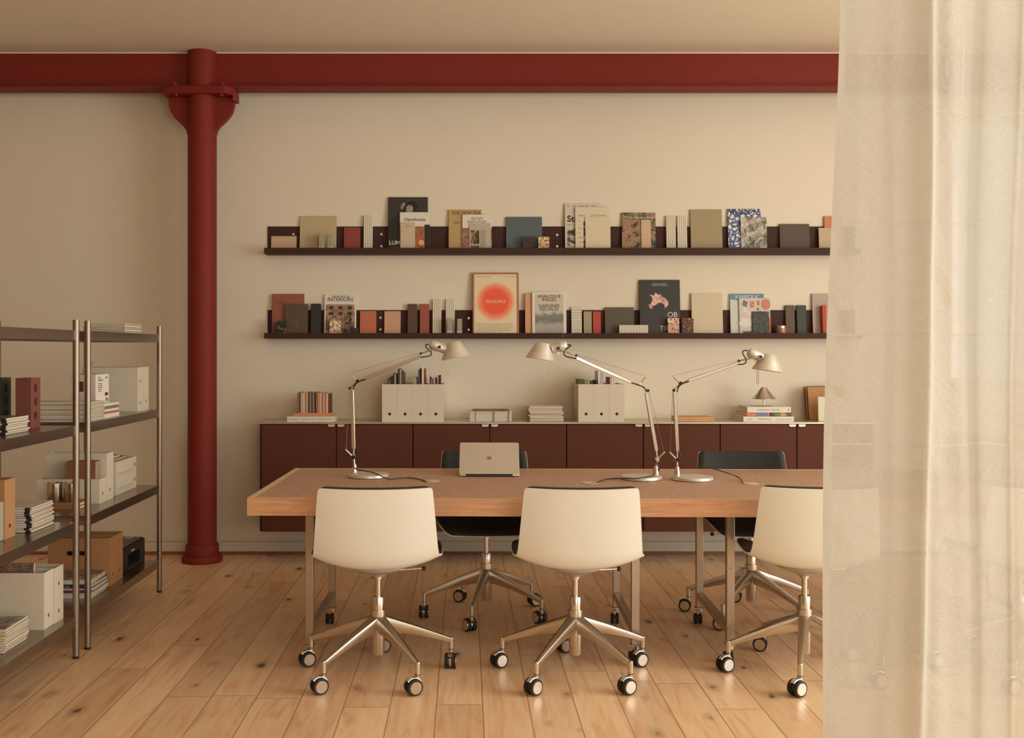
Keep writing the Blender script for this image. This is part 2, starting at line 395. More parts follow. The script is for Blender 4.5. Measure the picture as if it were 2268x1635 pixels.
window(1, bwx0, bwx1, bwz0, bwz1, (0, WY1 + .12, 0), 0, 2)
window(2, -1.3, 1.3, rz0, rz1, (WX1 + .15, 2.95, 0), R(90), 2)
window(3, -1.5, 1.5, rz0, rz1, (WX1 + .15, -.9, 0), R(90), 2)
window(4, fx0, fx1, fz0, fz1, (0, WY0 - .15, 0), 0, 3)
S('baseboard_back', MB().box((WX0, WY1 - .012, 0), (WX1, WY1, .020)), M_trim)
S('baseboard_left', MB().box((WX0, WY0, 0), (WX0 + .012, WY1 - .012, .020)), M_trim)
S('trim_1', MB().box((WX0 + .0, WY1 - .003, .085), (WX1, WY1 - .0005, .088)), mat('groove_shade_strip', (.40, .33, .25), rough=.9))  # darker strip laid on for the shade in the skirting's groove

# ------------------------------------------------------------------ red beam and column
by = 6.74
bt = thing('ceiling_beam', 'long oxide-red steel beam running under the ceiling along the back wall', 'beam', (0, by, 0))
MB().box((WX0, -.004, 3.0665), (WX1, .004, HC)).build('web', M_red, bt)
MB().box((WX0, -.075, 3.0555), (WX1, .075, 3.0665)).build('flange', M_red, bt)
MB().box((WX0, -.0085, HC - .006), (WX1, -.0045, HC)).build('filler_bead', mat('filler_bead', (.86, .82, .72), rough=.8), bt, label='cream filler line along the top of the beam')
cxx, cyy = -1.703, 6.73
ct = thing('cast_iron_column', 'round oxide-red iron column with bracketed head holding up the red ceiling beam', 'column', (cxx, cyy, 0))
MB().lathe([(.128, 0), (.130, .012), (.130, .032), (.122, .045), (.106, .045), (.106, .105), (.099, .115), (.092, .115), (.092, HC)], n=48).build('shaft', M_red, ct)
z = 3.006
hexp = [(-.235, -.09), (-.175, -.125), (.175, -.125), (.222, -.06), (.222, .06), (.175, .1), (-.175, .1), (-.235, .06)]
MB().prism([(x * 1.0, y) for x, y in hexp], z, z + .047, axis='z').build('cap_plate', M_red, ct, bevel=.003)
for sgn in (-1, 1):
    pts = [(.085, 0), (.205, 0), (.212, -.03), (.21, -.06), (.198, -.10), (.175, -.135), (.145, -.165), (.118, -.19), (.10, -.215), (.092, -.245), (.085, -.245)]
    pl = [(sgn * a, z + b_ - .0005) for a, b_ in pts]
    MB().prism(pl, -.022, .022).build('bracket', M_red, ct, bevel=.004)
    for (yy) in (-.095, .075):
        m = MB().cyl((sgn * .145, yy, z - .016), (sgn * .145, yy, z), .014, n=6).cyl((sgn * .152, yy, z + .047), (sgn * .152, yy, z + .069), .014, n=6).cyl((sgn * .152, yy, z + .069), (sgn * .152, yy, z + .08), .006, n=8)
        m.build('bolt', M_red, ct)
MB().prism([(.212, -.07), (.233, -.05), (.233, .03), (.212, .03)], z - .036, z + .02, axis='z').build('plate_ear', M_red, ct, bevel=.003)

# ------------------------------------------------------------------ curtain in the right foreground
def curtain():
    m, nt, b = newmat('sheer_linen'); L = nt.links.new
    uv = nd(nt, 'ShaderNodeUVMap'); uv.uv_map = 'UVMap'
    mpa = nd(nt, 'ShaderNodeMapping'); mpa.inputs['Scale'].default_value = (2200, 60, 1); L(uv.outputs[0], mpa.inputs[0])
    na = nd(nt, 'ShaderNodeTexNoise', inp={'Scale': 1.0, 'Detail': 2.0}); L(mpa.outputs[0], na.inputs[0])
    mpb = nd(nt, 'ShaderNodeMapping'); mpb.inputs['Scale'].default_value = (60, 2200, 1); L(uv.outputs[0], mpb.inputs[0])
    nb = nd(nt, 'ShaderNodeTexNoise', inp={'Scale': 1.0, 'Detail': 2.0}); L(mpb.outputs[0], nb.inputs[0])
    av = nd(nt, 'ShaderNodeMath'); av.operation = 'ADD'; L(na.outputs[0], av.inputs[0]); L(nb.outputs[0], av.inputs[1])
    tr = ramp(nt, [(.40, (.23, .23, .23)), (.5, (.115, .115, .115)), (.60, (.03, .03, .03))], None)
    hv = nd(nt, 'ShaderNodeMath'); hv.operation = 'MULTIPLY'; L(av.outputs[0], hv.inputs[0]); hv.inputs[1].default_value = .5; L(hv.outputs[0], tr.inputs[0])
    # sewn seams: rows every .309 m, and two upright ones
    sp = nd(nt, 'ShaderNodeSeparateXYZ'); L(uv.outputs[0], sp.inputs[0])
    def mathn(op, a, bb=None, c=None):
        n = nd(nt, 'ShaderNodeMath'); n.operation = op
        for i, q in enumerate((a, bb, c)):
            if q is None: continue
            if isinstance(q, (int, float)): n.inputs[i].default_value = q
            else: L(q, n.inputs[i])
        return n.outputs[0]
    vrow = mathn('ABSOLUTE', mathn('SUBTRACT', mathn('FRACT', mathn('DIVIDE', mathn('SUBTRACT', sp.outputs[1], 1.104 - .309 * .5), .309)), .5))
    srow = mathn('MULTIPLY', mathn('LESS_THAN', vrow, .0115), mathn('GREATER_THAN', sp.outputs[1], 1.0))
    c1 = mathn('MULTIPLY', mathn('LESS_THAN', mathn('ABSOLUTE', mathn('SUBTRACT', sp.outputs[0], 1.385)), .0036), mathn('GREATER_THAN', sp.outputs[1], 1.104))
    c2 = mathn('LESS_THAN', mathn('ABSOLUTE', mathn('SUBTRACT', sp.outputs[0], 1.262)), .003)
    c3 = mathn('LESS_THAN', sp.outputs[0], 1.043)
    seam = mathn('MAXIMUM', mathn('MAXIMUM', srow, c1), mathn('MAXIMUM', c2, c3))
    fac = mathn('MULTIPLY', tr.outputs[0], mathn('SUBTRACT', 1.0, mathn('MULTIPLY', seam, .85)))
    col = P(225, 216, 198, .95)
    nc = ramp(nt, [(.4, tuple(c * .94 for c in col)), (.6, tuple(min(.9, c * 1.03) for c in col))], hv.outputs[0])
    df = nd(nt, 'ShaderNodeBsdfDiffuse'); tl = nd(nt, 'ShaderNodeBsdfTranslucent'); L(nc.outputs[0], df.inputs[0]); L(nc.outputs[0], tl.inputs[0])
    wr = nd(nt, 'ShaderNodeTexNoise', inp={'Scale': 7.0, 'Detail': 4.0, 'Distortion': .8}); L(uv.outputs[0], wr.inputs[0])
    bp = nd(nt, 'ShaderNodeBump', inp={'Strength': .6, 'Distance': .03}); L(wr.outputs[0], bp.inputs['Height']); L(bp.outputs[0], df.inputs['Normal'])
    m1 = nd(nt, 'ShaderNodeMixShader'); m1.inputs[0].default_value = .42; L(df.outputs[0], m1.inputs[1]); L(tl.outputs[0], m1.inputs[2])
    tp = nd(nt, 'ShaderNodeBsdfTransparent'); tp.inputs[0].default_value = (1, .97, .92, 1)
    m2 = nd(nt, 'ShaderNodeMixShader'); L(fac, m2.inputs[0]); L(m1.outputs[0], m2.inputs[1]); L(tp.outputs[0], m2.inputs[2])
    L(m2.outputs[0], nt.nodes['Material Output'].inputs[0])
    nx, nz = 150, 60; vs = []; uvs = []; fs = []
    rng = random.Random(4)
    for j in range(nz + 1):
        z = .012 + (HC - .02) * j / nz
        for i in range(nx + 1):
            u = 1.02 + .96 * i / nx
            g = (u - 1.02)
            amp = .3 + .7 * (1 - z / HC)
            flare = (.034 * (1 - min(1, z / 2.4)) * (1 - g) - .004 * math.sin(z * 3.1))
            x = u + .018 - flare + .010 * math.sin(z * 2.2 + u * 9)
            y = 2.9 + .034 * math.sin(g * 16 + .5 + .25 * math.sin(z * 1.7)) + .035 * math.exp(-((g - .238 + .01 * math.sin(z * 2)) / .016) ** 2) * -1 * (.6 + .4 * amp) \
                - .032 * math.exp(-((g - .498 + .012 * math.sin(z * 1.6 + 1)) / .02) ** 2) + .034 * math.exp(-((g - .18) / .035) ** 2) * (1.3 - z / HC) + .035 * math.exp(-((g - .44) / .04) ** 2) \
                + .004 * math.sin(g * 60 + z * 2) + .004 * math.sin(z * 9 + g * 25) * math.exp(-((g - .2) / .07) ** 2) - .03 * math.exp(-((g - .76) / .03) ** 2)
            vs.append((x, y, z)); uvs.append((u, z))
    for j in range(nz):
        for i in range(nx): a = j * (nx + 1) + i; fs.append((a, a + 1, a + nx + 2, a + nx + 1))
    me = bpy.data.meshes.new('curtain'); me.from_pydata(vs, [], fs); me.update()
    l = me.uv_layers.new(name='UVMap')
    for lp in me.loops: l.data[lp.index].uv = uvs[lp.vertex_index]
    for p in me.polygons: p.use_smooth = True
    me.materials.append(m)
    o = bpy.data.objects.new('curtain', me); COL.objects.link(o)
    tag(o, 'sheer cream linen curtain of sewn squares hanging at the right in front of the desk', 'curtain')
curtain()

# ------------------------------------------------------------------ wall cabinets
cx0, cw, cyf, cz0, cz1 = -1.305, .975, 6.595, .2145, .9045
for k in range(4):
    x = cx0 + cw * k
    pos = ['leftmost', 'second from the left', 'third from the left', 'rightmost, partly behind the curtain'][k]
    t = thing('wall_cabinet', 'low maroon two-door wall cabinet, %s of the row of four' % pos, 'cabinet', (x, 0, 0), 0, 'maroon wall cabinets')
    MB().box((.002, cyf + .02, cz0), (cw - .002, WY1 - .002, cz1 - .006)).build('body', M_carc, t)
    if k == 0: MB().box((.0015, cyf, cz0 + .004), (.011, cyf + .0195, cz1 - .008)).build('end_panel', M_carc, t)
    for q in (0, 1):
        a = (.013 if (k == 0 and q == 0) else .002 + q * cw / 2 + .001); b_ = (q + 1) * cw / 2 - .003
        d = MB().box((a, cyf, cz0), (b_, cyf + .018, cz1 - .010)).build('door', M_door, t, bevel=.001)
        hx = cw / 2 + (-.030 - .022 if q == 0 else .030 - .022)
        pts = [(0, 0), (.044, 0), (.044, -.006), (.038, -.0125), (.006, -.0125), (0, -.006)]
        MB().prism([(hx + p[0], cz1 - .0095 + p[1]) for p in pts], cyf - .010, cyf - .0005).box((hx, cyf - .010, cz1 - .0095), (hx + .044, cyf + .006, cz1 - .0075)).build('handle', M_lampw, d, label='pale metal lip handle')
tp = MB().box((cx0 - .001, cyf - .003, cz1 - .005), (cx0 + cw * 4 + .001, WY1 - .001, .910)).build('cabinet_worktop', M_alu_top, None, bevel=.0008)
tag(tp, 'thin brushed metal top running along all the maroon wall cabinets', 'worktop')
ZT = .910

# ------------------------------------------------------------------ picture ledges
TZ = {}
for nm, zf, zb, zl, zt, lab in (('upper', 2.006, 2.002, 2.041, 2.1955, 'upper'), ('lower', 1.448, 1.444, 1.480, 1.636, 'lower')):
    for q, (xa, xb) in enumerate([(-1.321, .6435), (.6455, 2.61)]):
        t = thing('display_ledge', 'dark aubergine metal picture ledge on the wall, %s row, %s of its two lengths' % (lab, ['left', 'right'][q]), 'shelf', (xa, 0, 0), 0, 'metal display ledges')
        Lw = xb - xa
        MB().box((0, WY1 - .006, zb), (Lw, WY1 - .0005, zt)).build('back_panel', M_shelf, t)
        MB().box((0, 6.83, zb), (Lw, WY1 - .0065, zf)).build('tray', M_shelf, t)
        MB().box((0, 6.827, zb), (Lw, 6.8298, zl)).build('front_lip', M_shelf, t)
        sx = {('upper', 0): [(650, 519), (844.8, 519), (844.8, 545.6), (1234, 520.5), (1234, 545.7)], ('lower', 0): [(842.7, 704), (842.7, 730), (1038, 705), (1038, 730.6)]}.get((nm, q), [])
        for px, py in sx:
            X, Z = XZ(px, py, 6.949)
            MB().cyl((X - xa, 6.9485, Z), (X - xa, 6.944, Z), .0085, .0075, n=18).build('wall_screw', M_lampw, t, label='pale round screw head')
    TZ[nm] = zf
PY = 6.949; LA = .09
_prev = {}
def ledge(row, nm, lab, cat, px0, px1, ytop, m, t=.012, layer=0, dep=None, bevel=.0012, flute=None, group=None, tilt=None, behind=None, mats=None, base=None):
    """something leaning on a ledge; returns the object and its width and height"""
    zf = TZ[row] + .0004 if base is None else base
    if layer == 0 and tilt is None:
        Yg = 6.925
    else: Yg = 6.89
    s = F / Yg
    h = (H + (CY - ytop) / s - zf); wd = (px1 - px0) / s
    if tilt is None: a = LA
    else: a = tilt
    if dep is None:
        if behind is None: b = max(h * math.sin(a) - .0045 if h > .2 else 0, min(h, .19) * math.sin(a)) + .001
        else: b = _prev[behind][0] + _prev[behind][1] / math.cos(a) + .0012
    else: b = dep
    _prev[lab] = (b, t)
    h = h / math.cos(a)
    mb = MB()
    if flute:
        n = flute; pts = [(-wd / 2, 0)]
        for i in range(n):
            xa = -wd / 2 + wd * i / n; dx = wd / n
            for k in range(7):
                u = k / 6; pts.append((xa + dx * (.05 + .90 * u), -t * (.86 + .14 * math.sin(math.pi * u) ** .5)))
            if i < n - 1: pts.append((xa + dx, -t * .80))
        pts.append((wd / 2, 0)); mb.prism(pts, 0, h, axis='z')
        bevel = 0
    else: mb.box((-wd / 2, -t, 0), (wd / 2, 0, h))
    X = ((px0 + px1) / 2 - CX) / s
    o = mb.build(nm, mats or m, None, bevel=bevel, loc=(X, PY - b - t * 0, zf), rot=(-a, 0, 0))
    tag(o, lab, cat, group)
    return o, wd, h, t
def pic(o, w, h, t, x0, z0, x1, z1, m, name='cover_picture', d=.0004, label=None):
    """a printed area, as fractions of the cover"""
    MB().box((-w / 2 + w * x0, -t - d, h * z0), (-w / 2 + w * x1, -t - .00005, h * z1)).build(name, m, o, label=label)
def txt(o, w, h, t, body, x, z, size, m, align='CENTER', **k):
    lettering(body, size, m, o, (-w / 2 + w * x, -t - .0007, h * z), align=align, **k)

c = lambda *a, **k: mat(*a, **k)
U, Lo = 'upper', 'lower'
# upper ledge, left to right
ledge(U, 'sample_board', 'small low beige sample board at the left end of the upper ledge', 'sample board', 599.6, 655.9, 522.6, c('beige_board', P(182, 150, 116, .75), noise=.04), t=.006)
ledge(U, 'sample_board', 'large square khaki board behind two little glass blocks on the upper ledge', 'sample board', 663.5, 744.6, 478.2, c('khaki_board', P(172, 150, 112, .75), noise=.04), t=.008)
Mgl = mat('smoky_glass_block', P(150, 142, 110, .8), rough=.12, noise=.25, nscale=60, coat=.6)
Mtz = voro('small_terrazzo', [.02, P(190, 165, 130, .8), (0, P(200, 150, 110, .8)), (.4, P(225, 205, 170, .8)), (.75, P(120, 90, 66, .8))], 160)
def glassblock(row, x0, x1, yt, lab, m1):
    zf = TZ[row] + .0004; s = F / 6.86; h = H + (CY - yt) / s - zf; wd = (x1 - x0) / s
    t = thing('sample_block', lab, 'sample block', (((x0 + x1) / 2 - CX) / s, 6.875, zf))
    MB().box((-wd / 2, -.016, 0), (wd / 2, .016, .034 + .018)).build('stone_base', Mtz if row == U else M_greyp, t, bevel=.001)
    MB().box((-wd / 2 + .001, -.015, .0525), (wd / 2 - .001, .015, h)).build('block', m1, t, bevel=.002)
glassblock(U, 705.8, 718, 519, 'left one of the two tiny glass-topped sample blocks on the upper ledge', Mgl)
glassblock(U, 725, 737, 519, 'right one of the two tiny glass-topped sample blocks on the upper ledge', Mgl)
ledge(U, 'sample_board', 'brick-red board as tall as the rail, between khaki square and fluted tile', 'sample board', 761.4, 797.5, 503.4, c('brick_red_board', P(134, 56, 46, .8), noise=.08), t=.010)
ledge(U, 'fluted_tile', 'cream fluted tile standing alone left of the black portrait magazine', 'tile', 805, 825, 477.3, M_flute, t=.016, flute=5)
o, w_, h_, t_ = ledge(U, 'magazine', 'black portrait magazine, tallest on the upper ledge', 'magazine', 859.8, 947.4, 436.4, c('black_cover', P(44, 38, 34, .8), rough=.4), t=.012)
Mgm = photo('portrait_backdrop', [(.3, P(42, 37, 33, .8)), (.7, P(62, 54, 47, .8))], 3)
pic(o, w_, h_, t_, .02, .02, .98, .985, Mgm)
m = MB()  # the portrait: coat, raised arm, dark hair, face
def blob(mb, pts, d0, d1, mi=0): mb.prism([(-w_ / 2 + w_ * a, h_ * b_) for a, b_ in pts], -t_ - d1, -t_ - d0, mi)
blob(m, [(.02, .12), (.02, .58), (.16, .66), (.30, .74), (.36, .80), (.44, .80), (.46, .70), (.62, .66), (.9, .60), (.97, .5), (.97, .12)], .0005, .0007, 0)
blob(m, [(.44, .70), (.42, .82), (.46, .90), (.56, .935), (.68, .92), (.74, .87), (.73, .80), (.66, .74), (.6, .70)], .0007, .0009, 1)
blob(m, [(.45, .72), (.45, .81), (.49, .86), (.58, .86), (.63, .82), (.62, .74), (.56, .69)], .0009, .0011, 2)
blob(m, [(.31, .80), (.33, .87), (.37, .90), (.43, .90), (.42, .86), (.38, .82), (.36, .78)], .0009, .0011, 2)
m.build('portrait', [c('coat_print', P(30, 27, 25, .8)), c('hair_print', P(24, 20, 18, .8)), photo('skin_print', [(.3, P(118, 98, 80, .8)), (.7, P(165, 140, 115, .8))], 40)], o)
txt(o, w_, h_, t_, 'LUMA', .02, .165, .038, M_inkw, 'LEFT', bold=.0005)
o, w_, h_, t_ = ledge(U, 'magazine', 'white-topped magazine with a copper picture', 'magazine', 885, 952, 469, M_paper, t=.010, behind='black portrait magazine, tallest on the upper ledge', layer=1)
pic(o, w_, h_, t_, 0, 0, .82, .66, photo('copper_picture', [(.35, P(120, 66, 42, .8)), (.55, P(160, 96, 62, .8)), (.7, P(196, 140, 105, .8))], 12))
pic(o, w_, h_, t_, .82, 0, 1, .70, M_ink, 'dark_strip')
m = MB().cyl((.22 * w_, -t_ - .0012, .27 * h_), (.22 * w_, -t_ - .0004, .27 * h_), .02, n=20); m.build('lampshade_picture', c('amber_print', P(214, 150, 92, .8)), o)
txt(o, w_, h_, t_, 'Openhouse', .5, .79, .030, M_ink, bold=.0002)
o, w_, h_, t_ = ledge(U, 'booklet', 'slim plain grey-beige booklet overlapping the copper picture', 'booklet', 886.6, 919, 491.4, c('greige_cover', P(188, 162, 130, .8)), t=.006, behind='white-topped magazine with a copper picture', layer=1)
txt(o, w_, h_, t_, 'Objects', .5, .86, .008, M_inkg); txt(o, w_, h_, t_, 'no.', .5, .5, .006, M_inkg)
o, w_, h_, t_ = ledge(U, 'magazine', 'tan magazine with large brown capitals across its top', 'magazine', 993.6, 1066.8, 464, c('tan_cover', P(178, 142, 88, .85), noise=.03), t=.010)
txt(o, w_, h_, t_, 'THE NEW ERA', .09, .885, .036, c('brown_ink', P(84, 56, 28, .85)), 'LEFT', sx=.84)
txt(o, w_, h_, t_, 'Architecture\nand objects', .14, .72, .009, MC['brown_ink'], 'LEFT')
o, w_, h_, t_ = ledge(U, 'magazine', 'white magazine with a rosy room picture, leaning over the tan one', 'magazine', 1024, 1089.3, 474, M_paper, t=.010, behind='tan magazine with large brown capitals across its top', layer=1)
pic(o, w_, h_, t_, 0, 0, 1, .66, photo('rosy_picture', [(.3, P(60, 40, 36, .85)), (.45, P(140, 98, 84, .85)), (.65, P(178, 138, 120, .85)), (.75, P(90, 60, 50, .85))], 9))
txt(o, w_, h_, t_, 'design\nanthology', .5, .875, .030, M_inkg, spacing=1.1, line=.7)
o, w_, h_, t_ = ledge(U, 'leaflet', 'grey text leaflet with two small dark photos', 'leaflet', 1039, 1087, 492.7, c('grey_newsprint', P(186, 164, 138, .88)), t=.004, behind='white magazine with a rosy room picture, leaning over the tan one', layer=1)
ph = photo('dark_gold_picture', [(.35, P(24, 20, 16, .85)), (.5, P(80, 58, 40, .85)), (.62, P(200, 160, 110, .85))], 30, stretch=(1, 1, .4))
pic(o, w_, h_, t_, .06, .32, .47, .76, ph); pic(o, w_, h_, t_, .06, .02, .47, .27, photo('brown_fold_picture', [(.35, P(50, 40, 32, .85)), (.65, P(130, 104, 80, .85))], 25), 'lower_picture')
txt(o, w_, h_, t_, '\n'.join(['various notes on', 'timber and stone', 'in recent rooms', 'with words by', 'several people', 'collected here', 'for the spring', 'number of this', 'small journal', 'and its readers', 'each month of', 'the year in a', 'plain grey ink']), .52, .74, .0095, M_inkg, 'LEFT', sx=.62, line=1.1)
ledge(U, 'sample_board', 'slate-blue square board behind two little terrazzo cubes', 'sample board', 1121, 1200.8, 480, c('slate_board', P(84, 92, 90, .88), noise=.05), t=.010)
Mdk = voro('dark_marble', [.02, P(40, 28, 24, .85), (0, P(48, 34, 30, .85)), (.5, P(70, 44, 36, .85)), (.8, P(34, 26, 24, .85)), (.93, P(150, 100, 70, .85))], 45)
Mlt = voro('cream_terrazzo', [.05, P(226, 190, 140, .88), (0, P(200, 140, 90, .88)), (.3, P(120, 70, 44, .88)), (.55, P(235, 205, 160, .88)), (.8, P(90, 54, 36, .88))], 75)
ledge(U, 'stone_sample', 'dark marble cube in front of the slate-blue board', 'stone sample', 1158, 1182, 525.3, Mdk, t=.02, tilt=0, dep=.05)
ledge(U, 'stone_sample', 'cream terrazzo cube at the right edge of the slate-blue board', 'stone sample', 1192, 1216.8, 525, Mlt, t=.02, tilt=0, dep=.05)
o, w_, h_, t_ = ledge(U, 'magazine', 'tall pale magazine with heavy black lettering on the upper ledge', 'magazine', 1251.4, 1332, 450.4, c('lilac_white_cover', P(206, 186, 164, .9)), t=.010)
pic(o, w_, h_, t_, .06, .0, .95, .52, photo('chair_picture', [(.42, P(60, 44, 38, .88)), (.5, P(190, 172, 152, .88)), (.62, P(200, 184, 162, .88)), (.68, P(84, 62, 50, .88))], 7))
txt(o, w_, h_, t_, 'Studio', .06, .64, .060, M_ink, 'LEFT', bold=.0016)
for i, wd in enumerate(['Form', 'Craft', 'Material', 'Paper', 'Archive']): txt(o, w_, h_, t_, wd, .06 + .17 * i, .94, .010, M_ink, 'LEFT')
txt(o, w_, h_, t_, 'No 12', .06, .56, .018, M_inkg, 'LEFT')
o, w_, h_, t_ = ledge(U, 'magazine', 'cream journal with widely spaced grey capitals on the upper ledge', 'magazine', 1275, 1352, 457.5, c('cream_cover', P(218, 196, 162, .92)), t=.012, behind='tall pale magazine with heavy black lettering on the upper ledge', layer=1)
txt(o, w_, h_, t_, 'ARK', .08, .80, .019, M_inkg, 'LEFT', spacing=1.5); txt(o, w_, h_, t_, 'JOURNAL', .92, .80, .019, M_inkg, 'RIGHT', spacing=1.45)
for i, wd in enumerate(['VOL', 'DESIGN', 'ART', 'ARCHIVE', 'EDITIONS']): txt(o, w_, h_, t_, wd, .08, .70 - i * .10 - (.06 if i else 0), .0085, M_inkg, 'LEFT')
pic(o, w_, h_, t_, .235, .09, .36, .69, photo('strip_picture', [(.40, P(34, 26, 24, .9)), (.5, P(96, 60, 46, .9)), (.6, P(200, 160, 130, .9))], 16, stretch=(.1, .1, 2)))
ledge(U, 'sample_board', 'blank cream board in front of the cream journal', 'sample board', 1297, 1352.7, 480.4, c('blank_cream', P(216, 194, 158, .93)), t=.006, behind='cream journal with widely spaced grey capitals on the upper ledge', layer=1)
o, w_, h_, t_ = ledge(U, 'magazine', 'magazine with a full-cover picture of rocks and green plants', 'magazine', 1377.6, 1452.7, 470.7, photo('rock_picture', [(.34, P(34, 30, 24, .9)), (.44, P(70, 58, 42, .9)), (.49, P(112, 100, 64, .9)), (.54, P(176, 124, 92, .9)), (.60, P(134, 100, 76, .9)), (.70, P(206, 170, 136, .9))], 20, 9, .8), t=.010)
txt(o, w_, h_, t_, 'The Architectural Review', .08, .86, .0225, M_inkw, 'LEFT', sx=.88)
ledge(U, 'sample_board', 'narrow upright rosy-beige strip leaning on the rock-cover magazine', 'sample board', 1422, 1443.7, 485.5, c('rosy_strip', P(204, 164, 130, .92)), t=.006, behind='magazine with a full-cover picture of rocks and green plants', layer=1)
ledge(U, 'fluted_tile', 'left one of the pair of cream fluted tiles on the upper ledge', 'tile', 1475.8, 1497, 478, M_flute, t=.016, flute=5)
ledge(U, 'fluted_tile', 'right one of the pair of cream fluted tiles on the upper ledge', 'tile', 1500.6, 1522, 478, M_flute, t=.016, flute=5)
ledge(U, 'sample_board', 'large upright olive-tan board right of the paired fluted tiles', 'sample board', 1530, 1600, 463.6, c('olive_tan_board', P(160, 138, 98, .95), noise=.05), t=.010)
Mblue = voro('blue_pebble_print', [.14, P(58, 82, 130, .95), (0, P(226, 210, 186, .95))], 34, rough=.4)
o, w_, h_, t_ = ledge(U, 'magazine', 'magazine covered in white blobs outlined in blue', 'magazine', 1613, 1686, 462.4, Mblue, t=.010)
txt(o, w_, h_, t_, 'Wallpaper*', .05, .90, .038, M_ink, 'LEFT', bold=.0005)
ledge(U, 'magazine', 'grey stone-textured magazine in front of the blue and white one', 'magazine', 1643, 1701, 480.3, photo('grey_stone_picture', [(.36, P(60, 52, 44, .95)), (.48, P(128, 116, 98, .95)), (.56, P(190, 176, 152, .95)), (.7, P(214, 200, 176, .95))], 22, 10, 1.0, stretch=(1, 1, .7)), t=.010, behind='magazine covered in white blobs outlined in blue', layer=1)
ledge(U, 'sample_board', 'dark brown square board alone near the right end of the upper ledge', 'sample board', 1727.6, 1793.7, 496, c('dark_brown_board', P(86, 66, 52, .95), noise=.12), t=.012)
ledge(U, 'sample_board', 'orange-brown block behind a beige board at the curtain edge, upper ledge', 'sample board', 1827, 1868, 478.5, c('orange_block', P(196, 120, 84, .95), noise=.05), t=.012)
ledge(U, 'sample_board', 'low beige stone board touching the curtain edge on the upper ledge', 'sample board', 1816.6, 1866, 503.7, c('beige_stone_board', P(192, 162, 124, .95), noise=.08), t=.010, behind='orange-brown block behind a beige board at the curtain edge, upper ledge', layer=1)
# lower ledge
o, w_, h_, t_ = ledge(Lo, 'book', 'terracotta book with one tiny word, left end of the lower ledge', 'book', 602.4, 673, 651.4, c('terracotta_cover', P(138, 76, 56, .78), noise=.04), t=.016)
txt(o, w_, h_, t_, 'Chromatic', .14, .80, .013, M_ink, 'LEFT')
o, w_, h_, t_ = ledge(Lo, 'book', 'dark brown book with a small blue ring emblem', 'book', 629.7, 680.7, 673.6, c('umber_cover', P(84, 64, 46, .78), noise=.06), t=.018, behind='terracotta book with one tiny word, left end of the lower ledge', layer=1)
m = MB()
for k in range(6):
    a = math.pi * k / 3
    for r_ in (.011, .016): m.cyl((r_ * math.cos(a), -t_ - .0006, .44 * h_ + r_ * math.sin(a)), (r_ * math.cos(a + .9), -t_ - .0006, .44 * h_ + r_ * math.sin(a + .9)), .0009, n=6)
m.build('emblem', c('blue_foil', P(96, 116, 122, .8)), o)
Mdm = voro('gold_black_marble', [.015, P(38, 34, 28, .78), (0, P(30, 28, 25, .78)), (.55, P(52, 48, 38, .78)), (.8, P(110, 84, 46, .78)), (.95, P(150, 104, 70, .78))], 55)
ledge(Lo, 'stone_sample', 'small gold-flecked black marble square before the terracotta book', 'stone sample', 608.7, 635, 710, Mdm, t=.008, tilt=0, dep=.078)
ledge(Lo, 'sample_block', 'upright near-black block between the emblem book and the interior magazine', 'sample block', 689, 710.7, 673.6, c('near_black_block', P(38, 40, 34, .8), noise=.1), t=.03)
o, w_, h_, t_ = ledge(Lo, 'magazine', 'white-bordered magazine with a picture of a room of framed prints', 'magazine', 718, 788.6, 652.4, M_paper, t=.010)
pic(o, w_, h_, t_, .045, .02, .955, .77, photo('room_picture', [(.34, P(50, 34, 28, .8)), (.45, P(112, 84, 66, .8)), (.55, P(160, 128, 104, .8)), (.66, P(190, 160, 130, .8)), (.72, P(60, 44, 34, .8))], 13, 5, 1.8))
m = MB(); k = 0
for i in range(3):
    for j in range(2):
        xx = -.085 + i * .062; zz = h_ * (.50 + .135 * j); m.box((xx, -t_ - .0010, zz), (xx + .05, -t_ - .0005, zz + .034), 0).box((xx + .010, -t_ - .0013, zz + .007), (xx + .040, -t_ - .0010, zz + .027), 1)
m.build('framed_prints_picture', [c('print_frame', P(150, 112, 84, .8)), c('print_dark', P(58, 46, 38, .8))], o)
m = MB()
for k in range(9):
    a = R(100 + k * 13); m.cyl((.075, -t_ - .0012, h_ * .40), (.075 + .055 * math.cos(a), -t_ - .0012, h_ * .40 + .11 * math.sin(a)), .0016, .0006, n=5)
m.build('palm_picture', c('palm_print', P(44, 40, 26, .8)), o)
txt(o, w_, h_, t_, 'INTERIORS', .5, .845, .0365, M_ink, sx=.98); txt(o, w_, h_, t_, 'THE WORLD OF', .5, .935, .0165, M_ink)
ledge(Lo, 'stone_sample', 'white and rust terrazzo square in front of the framed-print magazine', 'stone sample', 730, 755, 710, voro('rust_terrazzo', [.045, P(222, 196, 156, .82), (0, P(150, 84, 50, .82)), (.3, P(206, 160, 112, .82)), (.55, P(228, 206, 170, .82)), (.8, P(110, 60, 40, .82))], 80), t=.008, tilt=0, dep=.06)
m = MB().box((-.027, -.03, 0), (.027, 0, .036 + .030)).box((-.027, -.03, .066), (-.004, 0, .075))
tag(m.build('sample_block', c('dark_umber_block', P(46, 34, 28, .8)), None, bevel=.002, loc=((785 - CX) / 334, 6.895, TZ[Lo] + .0004)), 'small dark stepped block at the right foot of the framed-print magazine', 'sample block')
ledge(Lo, 'sample_board', 'orange clay board left of a pair of round screws, lower ledge', 'sample board', 797, 833, 689, c('orange_clay', P(182, 98, 66, .82), noise=.07), t=.010)
